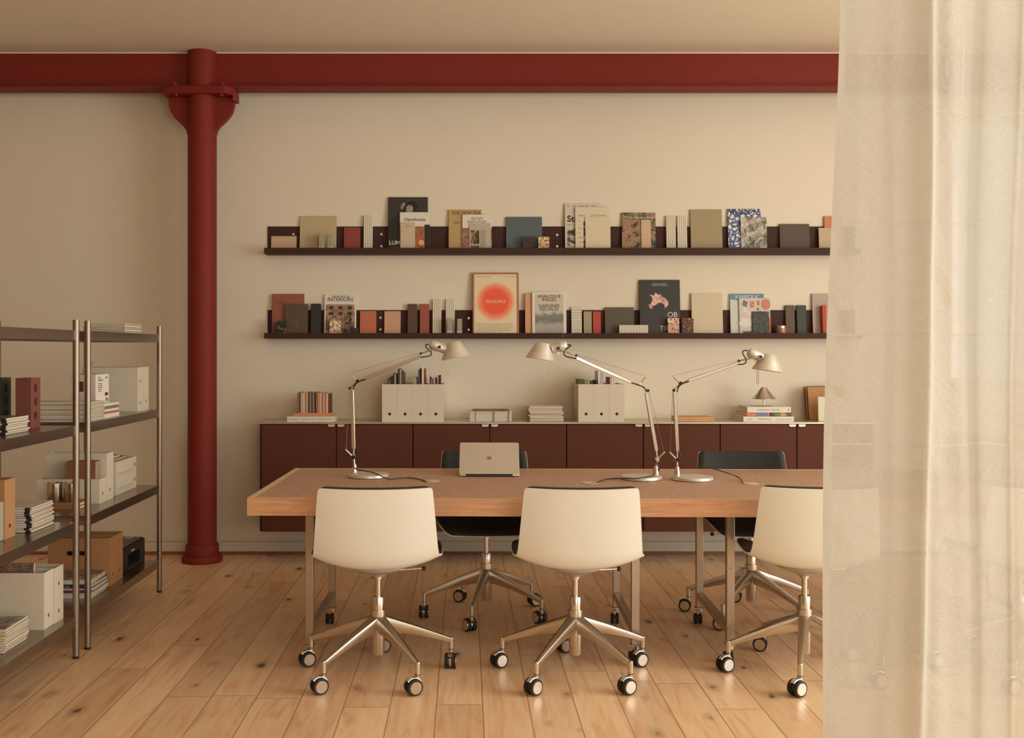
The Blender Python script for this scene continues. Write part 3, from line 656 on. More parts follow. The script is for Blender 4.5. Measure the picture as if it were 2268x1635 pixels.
ledge(Lo, 'sample_board', 'pinkish beige board right of a pair of round screws, lower ledge', 'sample board', 851, 887, 689.5, c('pink_beige', P(192, 142, 108, .82), noise=.07), t=.010)
ledge(Lo, 'sample_block', 'dark brown upright block beside the brick-red one', 'sample block', 903, 924, 674, c('dark_brown_block', P(88, 56, 44, .82), noise=.06), t=.022)
ledge(Lo, 'sample_block', 'brick-red upright block beside the dark brown one', 'sample block', 930, 950.5, 674, c('brick_red_block', P(146, 72, 54, .82), noise=.06), t=.022)
ledge(Lo, 'fluted_tile', 'left fluted cream tile of the pair on the lower ledge', 'tile', 957.7, 977.4, 663, M_flute, t=.016, flute=5)
ledge(Lo, 'fluted_tile', 'right fluted cream tile of the pair on the lower ledge', 'tile', 987, 1007, 663, M_flute, t=.016, flute=5)
Mgy = mat('grey_speckled_block', P(150, 136, 112, .82), rough=.35, noise=.2, nscale=300)
glassblock(Lo, 990, 1002, 706, 'grey speckled mini block in front of the right fluted tile', Mgy)
glassblock(Lo, 1012, 1023.5, 706, 'grey speckled mini block just left of the orange-sun poster', Mgy)
# framed poster
o, w_, h_, t_ = ledge(Lo, 'framed_poster', 'oak-framed poster with a blurred orange sun', 'poster', 1047, 1149, 604.4, M_frame, t=.016)
m, nt, b = newmat('sun_poster'); b.inputs['Roughness'].default_value = .45
tc = nd(nt, 'ShaderNodeTexCoord'); vm = nd(nt, 'ShaderNodeVectorMath'); vm.operation = 'SUBTRACT'; nt.links.new(tc.outputs['Object'], vm.inputs[0]); vm.inputs[1].default_value = (-.002, 0, h_ * .556)
mp = nd(nt, 'ShaderNodeMapping'); mp.inputs['Scale'].default_value = (1, 0, 1); nt.links.new(vm.outputs[0], mp.inputs[0])
ln_ = nd(nt, 'ShaderNodeVectorMath'); ln_.operation = 'LENGTH'; nt.links.new(mp.outputs[0], ln_.inputs[0])
r = ramp(nt, [(0, P(226, 78, 50, .80)), (.078, P(226, 80, 52, .80)), (.112, P(222, 134, 96, .76)), (.128, P(214, 172, 128, .76)), (.136, P(210, 184, 144, .76))], ln_.outputs['Value'])
nt.links.new(r.outputs[0], b.inputs['Base Color'])
fr = .011
MB().box((-w_ / 2 + fr, -t_ - .0003, fr), (w_ / 2 - fr, -t_ - .00005, h_ - fr)).build('print', m, o)
m = MB()
for a, b_ in (((-w_ / 2, -t_ - .004, 0), (-w_ / 2 + fr, -t_ + .001, h_)), ((w_ / 2 - fr, -t_ - .004, 0), (w_ / 2, -t_ + .001, h_)), ((-w_ / 2 + fr, -t_ - .004, 0), (w_ / 2 - fr, -t_ + .001, fr)), ((-w_ / 2 + fr, -t_ - .004, h_ - fr), (w_ / 2 - fr, -t_ + .001, h_))): m.box(a, b_)
m.build('frame', M_frame, o, bevel=.001)
txt(o, w_, h_, t_, 'RE:SOURCE', .495, .535, .028, c('pale_ink', P(235, 200, 150)), sx=.93, bold=.0003)
txt(o, w_, h_, t_, 'EXPERIMENTAL MATERIAL RESEARCH', .075, .935, .0062, M_inkg, 'LEFT'); txt(o, w_, h_, t_, 'LONDON DESIGN WEEK', .925, .935, .0062, M_inkg, 'RIGHT')
txt(o, w_, h_, t_, 'Featuring 99.9% Architecture Office, Schmidt Studio, Atelier & Bloom,\nByobjects, Clay Craftwork, Jasse, Elliot Bowen, Tempa, Soft Size, Jonathan\nTuckey Design, Loader Monteith, Mathew White Architects, Oliver Leech\nArchitects, RSH studio, Prospere, Relic Design Studio, Studio Tagam,\nTam Studio, Work Studio Wessie, 24th room works.', .075, .205, .0100, M_inkg, 'LEFT', sx=.82, line=1.35)
txt(o, w_, h_, t_, '13 - 24 SEPTEMBER 2023', .075, .055, .0062, M_inkg, 'LEFT'); txt(o, w_, h_, t_, 'OPEN BY APPOINTMENT ALL WEEK', .925, .055, .0062, M_inkg, 'RIGHT')
ledge(Lo, 'sample_board', 'tall salmon board half hidden behind the foggy-landscape magazine', 'sample board', 1163, 1190, 650, c('salmon_board', P(206, 146, 108, .9), noise=.03), t=.018)
o, w_, h_, t_ = ledge(Lo, 'magazine', 'white-framed magazine with a foggy grey landscape and art-deco capitals', 'magazine', 1179, 1255, 647, c('cool_white_cover', P(222, 206, 184, .9)), t=.010, behind='tall salmon board half hidden behind the foggy-landscape magazine', layer=1)
m, nt, b = newmat('fog_picture'); b.inputs['Roughness'].default_value = .4
tc = nd(nt, 'ShaderNodeTexCoord'); sp = nd(nt, 'ShaderNodeSeparateXYZ'); nt.links.new(tc.outputs['Object'], sp.inputs[0])
nz = nd(nt, 'ShaderNodeTexNoise', inp={'Scale': 22.0, 'Detail': 4.0}); nt.links.new(tc.outputs['Object'], nz.inputs[0])
ma = nd(nt, 'ShaderNodeMath'); ma.operation = 'MULTIPLY_ADD'; nt.links.new(nz.outputs[0], ma.inputs[0]); ma.inputs[1].default_value = .09; nt.links.new(sp.outputs[2], ma.inputs[2])
r = ramp(nt, [(.06, P(150, 140, 124, .9)), (.13, P(168, 158, 140, .9)), (.165, P(118, 112, 98, .9)), (.2, P(128, 120, 104, .9)), (.22, P(196, 180, 158, .9)), (.30, P(204, 182, 156, .9))], ma.outputs[0]); nt.links.new(r.outputs[0], b.inputs['Base Color'])
pic(o, w_, h_, t_, .085, .10, .915, .955, m)
for s_, z_ in (('ANALOGUE', .875), ('IMAGES', .80), ('GARDINER', .665), ('DELVAUX', .59)): txt(o, w_, h_, t_, s_, .5, z_, .031, M_ink, sx=.98, spacing=.92)
def striped(lab, x0, x1, yt, n, horiz, dep=None, tilt=None, t=.012):
    zf = TZ[Lo] + .0004; s = F / (6.92 if dep is None else 6.87); h = H + (CY - yt) / s - zf; wd = (x1 - x0) / s
    m = MB().box((-wd / 2, -t * .7, 0), (wd / 2, 0, h), 1)
    for i in range(n):
        if horiz: m.box((-wd / 2, -t, h * i / n + .0012), (wd / 2, -t * .7, h * (i + 1) / n - .0004))
        else: m.box((-wd / 2 + wd * i / n + .0007, -t, 0), (-wd / 2 + wd * (i + 1) / n - .0007, -t * .7, h))
    a = LA if tilt is None else tilt
    o = m.build('ribbed_tile', [M_flute, c('tile_groove', (.16, .13, .10))], None, loc=(((x0 + x1) / 2 - CX) / s, PY - (dep or .018), zf), rot=(-a, 0, 0))
    return tag(o, lab, 'tile')
striped('upright cream tile of stacked horizontal strips', 1266, 1289, 680.4, 11, True)
ledge(Lo, 'sample_board', 'narrow olive-beige board directly left of the bright red one', 'sample board', 1293, 1311, 690, c('olive_beige', P(166, 144, 110, .92), noise=.05), t=.010)
ledge(Lo, 'sample_board', 'narrow bright red board on the lower ledge', 'sample board', 1313.5, 1331, 690, c('bright_red_board', P(178, 70, 50, .92), noise=.06), t=.010)
ledge(Lo, 'sample_board', 'dark olive square board behind the low ribbed cream tile', 'sample board', 1340, 1404.5, 681, c('dark_olive_board', P(88, 76, 58, .92), noise=.12), t=.012)
striped('low wide cream tile with upright ribs', 1371.7, 1436, 720, 10, False, dep=.062, tilt=.0)
o, w_, h_, t_ = ledge(Lo, 'magazine', 'black magazine with a pink shell, tallest magazine of the lower ledge', 'magazine', 1416.7, 1506.6, 620, c('charcoal_cover', P(46, 42, 40, .95), rough=.45), t=.012)
sh = [(-.30, .50), (-.33, .56), (-.24, .60), (-.20, .66), (-.22, .72), (-.32, .76), (-.14, .745), (-.10, .80), (0, .755), (.10, .77), (.12, .72), (.22, .70), (.33, .63), (.34, .57), (.22, .50), (.20, .57), (.10, .60), (0, .605), (-.08, .565), (-.18, .545), (-.22, .49)]
MB().prism([(a * w_ * .72 - .01, h_ * (b_ * .9 + .06)) for a, b_ in sh], -t_ - .0008, -t_ - .0002).build('shell_picture', photo('shell_print', [(.35, P(168, 110, 96, .95)), (.55, P(222, 174, 154, .95)), (.7, P(238, 212, 190, .95))], 26), o)
txt(o, w_, h_, t_, 'OB\nJEC\nTION', .93, .355, .050, M_inkw, 'RIGHT', line=.92, sx=.98)
txt(o, w_, h_, t_, 'A biannual of still life\nVolume II : The Botanist', .5, .925, .011, M_inkw)
ledge(Lo, 'stone_sample', 'pink terrazzo square in front of the black shell magazine', 'stone sample', 1478, 1503, 704.7, voro('pink_terrazzo', [.05, P(236, 214, 176), (0, P(190, 110, 88)), (.45, P(214, 140, 112)), (.7, P(238, 220, 186)), (.85, P(140, 78, 62))], 62), t=.008, tilt=0, dep=.07)
ledge(Lo, 'stone_sample', 'dark brown terrazzo square with orange chips beside the pink one', 'stone sample', 1509.5, 1534.6, 704.7, voro('brown_terrazzo', [.06, P(58, 36, 28), (0, P(64, 40, 30)), (.45, P(150, 84, 44)), (.7, P(190, 112, 60)), (.85, P(90, 56, 40))], 95), t=.008, tilt=0, dep=.07)
tag(MB().box((-.12, -.012, 0), (.12, 0, .0335)).build('stone_ledger', c('mauve_slat', P(132, 92, 80)), None, loc=((1510 - CX) / 335.5, 6.868, TZ[Lo] + .0004)), 'thin mauve slat under the pink and brown terrazzo squares', 'slat')
ledge(Lo, 'sample_board', 'tall cream board right of the black shell magazine', 'sample board', 1532, 1601, 649.6, c('cream_plaster_board', P(210, 186, 150, .96), noise=.03), t=.014)
o, w_, h_, t_ = ledge(Lo, 'magazine', 'pale magazine with a blue band at its top', 'magazine', 1618, 1693, 650.7, c('pale_grey_cover', P(206, 196, 178, .96)), t=.010)
MB().prism([(-w_ / 2, h_), (w_ / 2, h_), (w_ / 2, h_ * .80), (-w_ / 2, h_ * .87)][::-1], -t_ - .0004, -t_ - .0001).build('sky_picture', c('dusty_blue', P(112, 128, 148, .96)), o)
txt(o, w_, h_, t_, 'KINFOLK', .5, .885, .036, M_inkw, sx=1.05)
MB().cyl((-w_ * .22, -t_ - .0009, h_ * .62), (-w_ * .22, -t_ - .0003, h_ * .62), .005, n=12).build('red_dot_picture', c('red_dot', P(190, 60, 44)), o)
o, w_, h_, t_ = ledge(Lo, 'magazine', 'magazine picturing loose chunks of coral and green stone', 'magazine', 1640, 1709, 660, c('pale_grey_cover2', P(204, 188, 168, .96)), t=.010, behind='pale magazine with a blue band at its top', layer=1)
MC_ = [photo('coral_chunk', [(.4, P(180, 92, 66)), (.6, P(216, 136, 104))], 60), photo('green_chunk', [(.4, P(84, 88, 70)), (.6, P(130, 130, 106))], 60), c('white_chunk', P(226, 210, 188)), c('grey_bar', P(90, 84, 72)), c('orange_bar', P(192, 96, 64))]
m = MB()
def chunk(cx_, cz_, rx, rz_, mi, sides=4, rot=.4, dd=.0): m.prism([(-w_ / 2 + w_ * cx_ + rx * math.cos(rot + 2 * math.pi * i / sides), h_ * cz_ + rz_ * math.sin(rot + 2 * math.pi * i / sides)) for i in range(sides)], -t_ - .0010 - dd, -t_ - .0002, mi)
chunk(.19, .86, .022, .026, 1); chunk(.42, .84, .019, .030, 0, rot=.9); chunk(.62, .88, .014, .022, 0, rot=.7); chunk(.86, .84, .032, .038, 0, 9, .1)
chunk(.18, .70, .02, .02, 2, rot=.2); chunk(.36, .62, .022, .02, 2, rot=.5); chunk(.60, .72, .009, .012, 1, 6); chunk(.68, .66, .008, .008, 1, 5); chunk(.2, .38, .05, .035, 2, 5, .9); chunk(.97, .26, .012, .09, 4, 4, .78); chunk(.28, .12, .05, .018, 3, 4, .9)
m.build('stones_picture', MC_, o)
ledge(Lo, 'stone_sample', 'black speckled stone slab leaning on the stone-chunk magazine', 'stone sample', 1667.5, 1705, 690, voro('black_fleck_stone', [.0, P(44, 42, 36), (0, P(42, 40, 34)), (.93, P(150, 138, 112))], 190, distort=.01), t=.010, behind='magazine picturing loose chunks of coral and green stone', layer=1)
t = thing('candle_jar', 'small amber glass jar with a silver lid near the right end of the lower ledge', 'jar', ((1731.5 - CX) / 335, 6.875, TZ[Lo] + .0004))
MB().lathe([(0, 0), (.032, 0), (.034, .004), (.034, .060), (.030, .064)], n=28).build('jar', photo('amber_glass', [(.3, P(120, 74, 44)), (.7, P(196, 142, 92))], 30, rough=.12), t)
MB().lathe([(.0, .0642), (.031, .0642), (.031, .080), (.029, .082), (0, .082)], n=28).build('lid', M_brush, t, label='silver lid')
for lab, x0, x1, cc in (('brown upright block with a curved face, left of the dark green one', 1740, 1760.6, c('brown_ceramic', P(98, 74, 54), noise=.1)), ('dark green upright block with a curved face, right of the brown one', 1765, 1786.6, c('green_ceramic', P(58, 64, 48), noise=.12))):
    ledge(Lo, 'sample_block', lab, 'sample block', x0, x1, 676.5, cc, t=.016, bevel=.003)
ledge(Lo, 'sample_board', 'mauve-grey tall board at the curtain edge, lower ledge', 'sample board', 1800, 1858, 650.7, c('mauve_board', P(184, 158, 140), noise=.02), t=.014)
prv = 'mauve-grey tall board at the curtain edge, lower ledge'
for i, (x0, x1, cc, nmm) in enumerate([(1820, 1826, P(190, 64, 42), 'red'), (1826.3, 1837, P(178, 120, 80), 'tan'), (1837.3, 1843, P(184, 60, 44), 'crimson'), (1843.3, 1854, P(184, 124, 84), 'light brown')]):
    ledge(Lo, 'book', '%s spine, %s of four upright books by the curtain' % (nmm, ['first from the left', 'second from the left', 'third from the left', 'last'][i]), 'book', x0, x1, 678, c('%s_spine' % nmm.replace(' ', '_'), cc), t=.05, behind=prv, layer=1, group='upright books by the curtain')

# ------------------------------------------------------------------ shared small things
def book(name, lab, cat, cx, cy, z, wd, dp, t, cover, page=None, spine='-y', rz=0.0, group=None, overhang=.003, plate=None):
    """a book or magazine lying flat; spine names the bound side"""
    page = page or M_page; ct = min(.0022, t * .16)
    m = MB(); o_ = overhang
    m.box((-wd / 2, -dp / 2, 0), (wd / 2, dp / 2, ct), 2 if plate else 0).box((-wd / 2, -dp / 2, t - ct), (wd / 2, dp / 2, t), 0)
    x0, x1, y0, y1 = -wd / 2 + o_, wd / 2 - o_, -dp / 2 + o_, dp / 2 - o_
    if spine == '-y': m.box((-wd / 2, -dp / 2, ct), (wd / 2, -dp / 2 + ct, t - ct)); y0 = -dp / 2 + ct
    if spine == '+x': m.box((wd / 2 - ct, -dp / 2, ct), (wd / 2, dp / 2, t - ct)); x1 = wd / 2 - ct
    if spine == '-x': m.box((-wd / 2, -dp / 2, ct), (-wd / 2 + ct, dp / 2, t - ct)); x0 = -wd / 2 + ct
    m.box((x0, y0, ct), (x1, y1, t - ct), 1)
    o = m.build(name, [cover, page] + ([plate] if plate else []), None, loc=(cx, cy, z), rot=(0, 0, rz))
    return tag(o, lab, cat, group)
M_seamshade = mat('stack_seam_shade', P(112, 92, 74, .85), rough=.6)  # shade between stacked magazines, put into the colour of their bottom covers
def stack(n, name, cat, lab, group, cx, cy, z0, wd, dp, tt, covers, spine='-y', jit=.004, rj=.02, rz=0.0, page=None, seed=1, overhang=.002):
    """lab has a %s for the place in the stack; built from the bottom"""
    g = random.Random(seed); z = z0; out = []
    for i in range(n):
        t = tt[i % len(tt)] if isinstance(tt, (list, tuple)) else tt
        p = ORD[n - 1 - i] if i < n - 1 or n > 1 else ORD[0]
        if i == 0: p = 'bottom one'
        out.append(book(name, lab % p, cat, cx + g.uniform(-jit, jit), cy + g.uniform(-jit, jit), z + .0003, wd * g.uniform(.985, 1), dp * g.uniform(.985, 1), t, covers[i % len(covers)], page, spine, rz + g.uniform(-rj, rj), group, overhang, M_seamshade))
        z += t + .0004
    return out, z
def file_box(lab, loc, rz, w_=.0975, d_=.31, h_=.24, m=None, group=None, open_top=True, slot=None, hole_z=.05):
    m = m or M_box; t = .003
    o = thing('file_box', lab, 'file box', loc, rz, group)
    MB().plate_hole(-w_ / 2, 0, w_ / 2, h_, 0, hole_z, .0095, -d_ / 2, -d_ / 2 + t).build('front_panel', m, o)
    b = MB().box((-w_ / 2, -d_ / 2 + t, 0), (-w_ / 2 + t, d_ / 2, h_)).box((w_ / 2 - t, -d_ / 2 + t, 0), (w_ / 2, d_ / 2, h_)).box((-w_ / 2 + t, d_ / 2 - t, 0), (w_ / 2 - t, d_ / 2, h_)).box((-w_ / 2 + t, -d_ / 2 + t, 0), (w_ / 2 - t, d_ / 2 - t, t))
    if not open_top: b.box((-w_ / 2 + t, -d_ / 2 + t, h_ - t), (w_ / 2 - t, d_ / 2 - t, h_))
    b.build('tray', m, o)
    MB().cyl((0, -d_ / 2 + t + .0005, hole_z), (0, -d_ / 2 + t + .004, hole_z), .013, n=16).build('hole_shade_disc', M_black, o, label='black disc standing in for the shade behind the finger hole')  # added black disc gives the box's dark inside as seen through the hole
    if slot: # black patch on the side board, standing in for the shaded hand hole
        sx = slot; MB().cyl((sx * (w_ / 2 + .0002), -.03, .165), (sx * (w_ / 2 + .0006), -.03, .165), .011, n=14).cyl((sx * (w_ / 2 + .0002), .05, .165), (sx * (w_ / 2 + .0006), .05, .165), .011, n=14).box((min(sx * (w_ / 2 + .0002), sx * (w_ / 2 + .0006)), -.03, .154), (max(sx * (w_ / 2 + .0002), sx * (w_ / 2 + .0006)), .05, .176)).build('hand_hole_shade', M_black, o)
    return o

# ------------------------------------------------------------------ things on the cabinets
def cabx(px, Y=6.64): return (px - CX) * Y / F
z = ZT + .0003
b0 = book('book', 'long white book lying under the tray of thin booklets', 'book', cabx(689.5, 6.66), 6.74, z, .302, .21, .033, M_paper, M_page, '-y')
for s_, u in (('Authentic Magazine', -.145), ('Craft Masterclass', -.062), ('No Land', .002), ('Archiving Repertoires 19-20', .045), ('06', .130)): lettering(s_, .0095, M_inkg, b0, (u, -.1054, .0135), sx=.85)
zt_ = z + .0335
t = thing('booklet_tray', 'orange-brown tray holding upright booklets on the long white book', 'tray', (cabx(691.5, 6.66), 6.735, zt_))
Mtr = mat('terracotta_tray', P(198, 124, 84, .8), rough=.5, noise=.06, nscale=30)
MB().box((-.118, -.085, 0), (.118, .085, .006)).build('base', Mtr, t)
MB().box((-.118, -.085, .006), (.118, -.080, .021)).box((-.118, .080, .006), (.118, .085, .021)).box((-.118, -.08, .006), (-.113, .08, .021)).box((.113, -.08, .006), (.118, .08, .021)).build('rim', Mtr, t)
cols = [(150, 70, 45), (150, 120, 80), (44, 46, 52), (105, 75, 60), (196, 176, 160), (170, 130, 100), (212, 176, 140), (206, 170, 134), (204, 166, 130), (120, 88, 66), (196, 164, 134), (180, 150, 124), (84, 64, 54), (60, 44, 38), (176, 146, 122), (78, 36, 28), (124, 108, 88), (50, 44, 40), (196, 150, 96), (38, 34, 30), (34, 30, 28), (176, 98, 64), (130, 74, 50), (204, 158, 122), (150, 104, 70), (226, 184, 120), (180, 152, 138), (176, 148, 132), (120, 80, 58), (222, 180, 130), (196, 130, 94), (160, 92, 72), (210, 150, 110), (232, 196, 150), (150, 110, 84), (90, 44, 32)]
xs = [658 + (729.5 - 658) * i / 36 for i in range(37)]
proto = {}
for i, cc in enumerate(cols):
    xa, xb = cabx(xs[i], 6.66), cabx(xs[i + 1], 6.66); hh = .145 + .0016 * math.sin(i * .7) - .00012 * (i - 12) ** 2 / 10
    side = 'from the left' if i < 18 else 'from the right'; k = i if i < 18 else 35 - i
    o = MB().box((xa + .0002, -.07, 0), (xb - .0002, .07, hh)).build('booklet', c('booklet_spine_%d' % i, P(*cc, .82)), None, loc=(0, 6.735, zt_ + .0064))
    ow = ['first', 'second', 'third', 'fourth', 'fifth', 'sixth', 'seventh', 'eighth', 'ninth', 'tenth', 'eleventh', 'twelfth', 'thirteenth', 'fourteenth', 'fifteenth', 'sixteenth', 'seventeenth', 'eighteenth'][k]
    tag(o, 'thin booklet upright in the orange-brown tray, %s %s' % (ow, side), 'booklet', 'thin booklets in the tray')
# four file boxes with their magazines
def contents(box_x, Y, items, lab, group, hbase=.0):
    for i, (px, wpx, py, cc, lean) in enumerate(items):
        Yf = Y - .05 + .0
        x = (px - CX) * Yf / F; w__ = wpx * Yf / F; zt2 = H + (CY - py) * Yf / F; zb = ZT + .0045
        m = MB().box((-w__ / 2, -.08, 0), (w__ / 2, .10, zt2 - zb))
        col = c('mag_%d_%d_%d' % cc, P(*cc, .85))
        o = m.build('magazine', col, None, loc=(x - math.tan(lean) * (zt2 - zb) * .0, Yf + .02 + .06, zb), rot=(0, lean, 0))
        tag(o, lab % (['first', 'second', 'third', 'fourth', 'fifth', 'sixth', 'seventh', 'eighth', 'ninth'][i]), 'magazine', group)
fy = 6.62 + .155
for i in range(4):
    px = 846 + 34.1 * (i + .5)
    file_box('cream file box, %s of the four behind the left desk lamp' % ['leftmost', 'second from left', 'third from left', 'rightmost'][i], (cabx(px, 6.62), fy, z), 0, group='cream file boxes on the cabinets')
gA = 'magazines in the cream file boxes'
contents(0, 6.70, [(859, 3, 839, (96, 86, 78), 0), (863, 2, 841, (176, 130, 50), 0), (867, 4.5, 834, (40, 42, 34), 0), (872, 4, 828, (90, 30, 26), 0), (875.3, 2, 829, (205, 180, 150), 0), (878.3, 2.6, 828, (52, 40, 34), 0)], '%s magazine from the left in the leftmost of the four boxes', gA)
contents(0, 6.70, [(883, 3.4, 817, (56, 50, 46), 0), (887, 3, 818, (176, 150, 110), 0), (890, 2.4, 822, (70, 66, 66), 0), (892.8, 2.6, 826, (100, 76, 66), 0)], '%s magazine from the left in the second of the four boxes', gA)
contents(0, 6.70, [(917, 2.4, 837, (190, 166, 142), 0), (920.5, 3.2, 836, (176, 146, 122), 0), (924, 2.4, 838, (96, 74, 62), 0), (928, 3.5, 819, (86, 72, 66), 0), (932, 3.0, 816, (40, 32, 30), 0), (936.5, 4.2, 812, (226, 196, 160), 0), (940.6, 2.4, 817, (150, 60, 48), 0)], '%s magazine from the left in the third of the four boxes', gA)
contents(0, 6.70, [(950, 2.4, 834, (216, 190, 160), 0), (953, 2.2, 836, (60, 60, 44), 0), (956, 2.4, 840, (180, 110, 112), 0), (959.2, 2.4, 840, (150, 90, 80), 0), (962.4, 2.8, 837, (200, 170, 146), 0), (966, 2.6, 838, (60, 48, 42), 0), (970, 3.6, 833, (150, 120, 116), 0), (974, 3.4, 832, (40, 24, 24), 0)], '%s magazine from the left in the rightmost of the four boxes', gA)
# white magazines with a brown slate on top
ms, zz = stack(9, 'magazine', 'magazine', 'white-spined magazine under the brown clipboard, %s', 'white magazines under the clipboard', cabx(1087, 6.62), 6.745, z, .27, .22, .0068, [M_paper], jit=.002, rj=.008, seed=3)
for o in ms: MB().box((.129 - .012 - .105, -.1112, .001), (.129 - .105, -.1106, .0056)).box((-.10, -.1112, .001), (-.094, -.1106, .0056)).box((.108, -.1112, .001), (.118, -.1106, .0056)).build('spine_print', c('grey_spine_print', P(130, 112, 92, .85)), o)
t = thing('clipboard', 'brown clipboard with two small blocks lying on the stack of white magazines', 'clipboard', (cabx(1088, 6.62), 6.75, zz))
MB().box((-.118, -.10, 0), (.118, .10, .006)).build('board', c('brown_board', P(120, 90, 62, .8)), t)
for sx in (-.085, .078): MB().box((sx - .015, -.09, .0062), (sx + .015, -.05, .015)).build('clip', c('rust_block', P(134, 72, 56, .8)), t, bevel=.001)
stack(13, 'magazine', 'magazine', 'limp cream magazine in the curling stack, %s', 'curling cream magazines', cabx(1209, 6.62), 6.745, z, .215, .27, [.0068, .008, .0062], [M_paper, MC['cream_cover'], c('pinkish_cover', P(222, 176, 146, .92)), M_page], jit=.006, rj=.03, seed=5, overhang=.0006)
for i in range(3):
    px = 1281 + 34.1 * (i + .5)
    file_box('cream file box, %s of the three under the middle lamp arm' % ['leftmost', 'middle', 'rightmost'][i], (cabx(px, 6.63), 6.63 + .155, z), 0, group='cream file boxes on the cabinets')
contents(0, 6.71, [(1287, 11, 841, (96, 66, 54), 0), (1293.8, 2.6, 841, (60, 110, 40), 0), (1298.5, 6.5, 843, (126, 140, 60), 0), (1304, 2.2, 843, (226, 206, 180), 0), (1309.5, 7.5, 844, (70, 56, 44), 0)], '%s magazine from the left in the leftmost of the three boxes', gA)
contents(0, 6.71, [(1321, 3, 843, (60, 48, 44), 0), (1327, 4.5, 822, (216, 196, 180), 0), (1331.5, 3, 823, (196, 180, 166), 0), (1335, 3, 825, (170, 160, 160), 0)], '%s magazine from the left in the middle of the three boxes', gA)
contents(0, 6.71, [(1350.6, 1.5, 836, (150, 70, 60), 0), (1353, 2.4, 837, (220, 180, 150), 0), (1356.5, 3, 836, (226, 208, 180), 0), (1360.3, 3.2, 836, (214, 196, 170), 0)], '%s magazine from the left in the rightmost of the three boxes', gA)
for k, zz2 in enumerate((0, .0145)):
    tag(MB().box((-.116, -.10, 0), (.116, .10, .014)).build('wooden_slab', mat('raw_pine_slab', P(212, 152, 100, .95), rough=.6, noise=.14, nscale=16, stretch=(1, 8, 8)), None, bevel=.0015, loc=(cabx(1543 - k * 1.5, 6.63), 6.74, z + zz2), rot=(0, 0, .01 * k)), '%s of two orange pine slabs behind the right lamp pole' % ['lower', 'upper'][k], 'wooden slab', 'pine slabs')
b1 = book('book', 'wide white book, bottom of the three under the little metal lamp', 'book', cabx(1704, 6.62), 6.76, z, .322, .25, .033, MC['cool_white_cover'], M_page, '-y')
for s_, u, sz in (('gestalten', -.135, .010), ('Modernist icons', -.07, .0150), ('Midcentury houses and interiors', .05, .0085)): lettering(s_, sz, M_inkg, b1, (u, -.1256, .013), sx=.9)
b2 = book('book', 'thin multicoloured book, second of three under the metal lamp', 'book', cabx(1704, 6.64), 6.765, z + .0335, .290, .23, .024, c('coral_cover', P(226, 96, 60)), M_page, '-y')
m = MB()
for i, (a, b_) in enumerate([(-.145, -.087), (-.087, -.006), (-.006, .002), (.002, .075), (.075, .108), (.108, .145)]): m.box((a, -.1153, .0002), (b_, -.1149, .0238), i)
m.build('spine_print', [MC['coral_cover'], c('slate_print', P(124, 124, 136)), c('pink_print', P(232, 130, 110)), c('green_print', P(96, 100, 52)), c('ochre_print', P(196, 150, 60)), c('umber_print', P(120, 76, 44))], b2)
lettering('Flat Earth', .013, M_inkw, b2, (-.132, -.1156, .007)); lettering('The art of the city house', .009, M_inkw, b2, (.035, -.1156, .008), sx=.9)
b3 = book('book', 'thick white book with spaced grey capitals, directly under the little metal lamp', 'book', cabx(1705, 6.63), 6.765, z + .0582, .279, .24, .036, MC['cool_white_cover'], M_page, '-y')
lettering('KINFOLK TRAVEL', .0165, M_inkg, b3, (-.075, -.1206, .012), spacing=1.15)
MB().prism([(.118, .018), (.127, .012), (.127, .024)], -.1205, -.1202).build('arrow_print', M_ink, b3)
ztp = z + .0582 + .0364
t = thing('table_lamp', 'small lamp with a cone shade of brushed nickel on top of three books', 'lamp', (cabx(1691.5, 6.72), 6.72, ztp))
MB().lathe([(0, 0), (.055, 0), (.056, .002), (.054, .0045), (0, .006)], n=40).build('base', M_brush, t)
MB().cyl((0, 0, .005), (0, 0, .052), .0052, n=16).build('stem', M_brush, t)
MB().lathe([(.078, .048), (.0785, .0505), (.017, .122), (.0165, .1235), (0, .1235)], n=48).lathe([(.0165, .1205), (.0775, .049)], n=48).build('lamp_shade', M_brush, t)
MB().cyl((0, 0, .1236), (0, 0, .1262), .004, n=10).build('finial', M_brush, t)
# spiral pads by the curtain
for i in range(3):
    x0, x1 = [(1784, 1856), (1790, 1862), (1795, 1868)][i]
    Yp = 6.87 - i * .045; s = F / Yp; w__ = .245; hh = .214 + .002 * i
    t = thing('spiral_pad', 'kraft spiral pad at the curtain edge, %s of three' % ['rear', 'middle', 'front'][i], 'notebook', ((x0 - CX) / s + w__ / 2, Yp + .012, z + .002), 0, 'kraft spiral pads')
    t.rotation_euler = (-.12 - .01 * i, R(-1.2), 0)
    r_ = .012; pl = [(-w__ / 2 + r_ - r_ * math.cos(a), r_ - r_ * math.sin(a)) for a in (0, .5, 1.05, 1.57)] + [(w__ / 2, 0), (w__ / 2, hh), (-w__ / 2, hh)]
    MB().prism(pl, -.004, 0).build('cover', M_kraft if i == 2 else c('dark_kraft', P(150, 98, 62, .9)), t)
    MB().prism([(a * .995, b_ * .99 + .001) for a, b_ in pl], .0003, .007).build('pages', M_page, t)
    m = MB()
    for k in range(30): xx = -w__ / 2 + .012 + k * .0076; m.tube([(xx, -.005 * math.cos(a) + .0015, hh - .001 + .006 * math.sin(a)) for a in [R(q) for q in range(-60, 250, 40)]], .0009, n=5)
    m.build('spiral', M_carc, t)
tag(MB().box((0, -.006, 0), (.24, 0, .158)).build('sample_board', c('pale_sage_board', P(216, 206, 172, .97)), None, bevel=.001, loc=((1812 - CX) * 6.66 / F, 6.66, z + .0005), rot=(-.05, 0, 0)), 'pale sage board standing before the kraft spiral pads by the curtain', 'sample board')

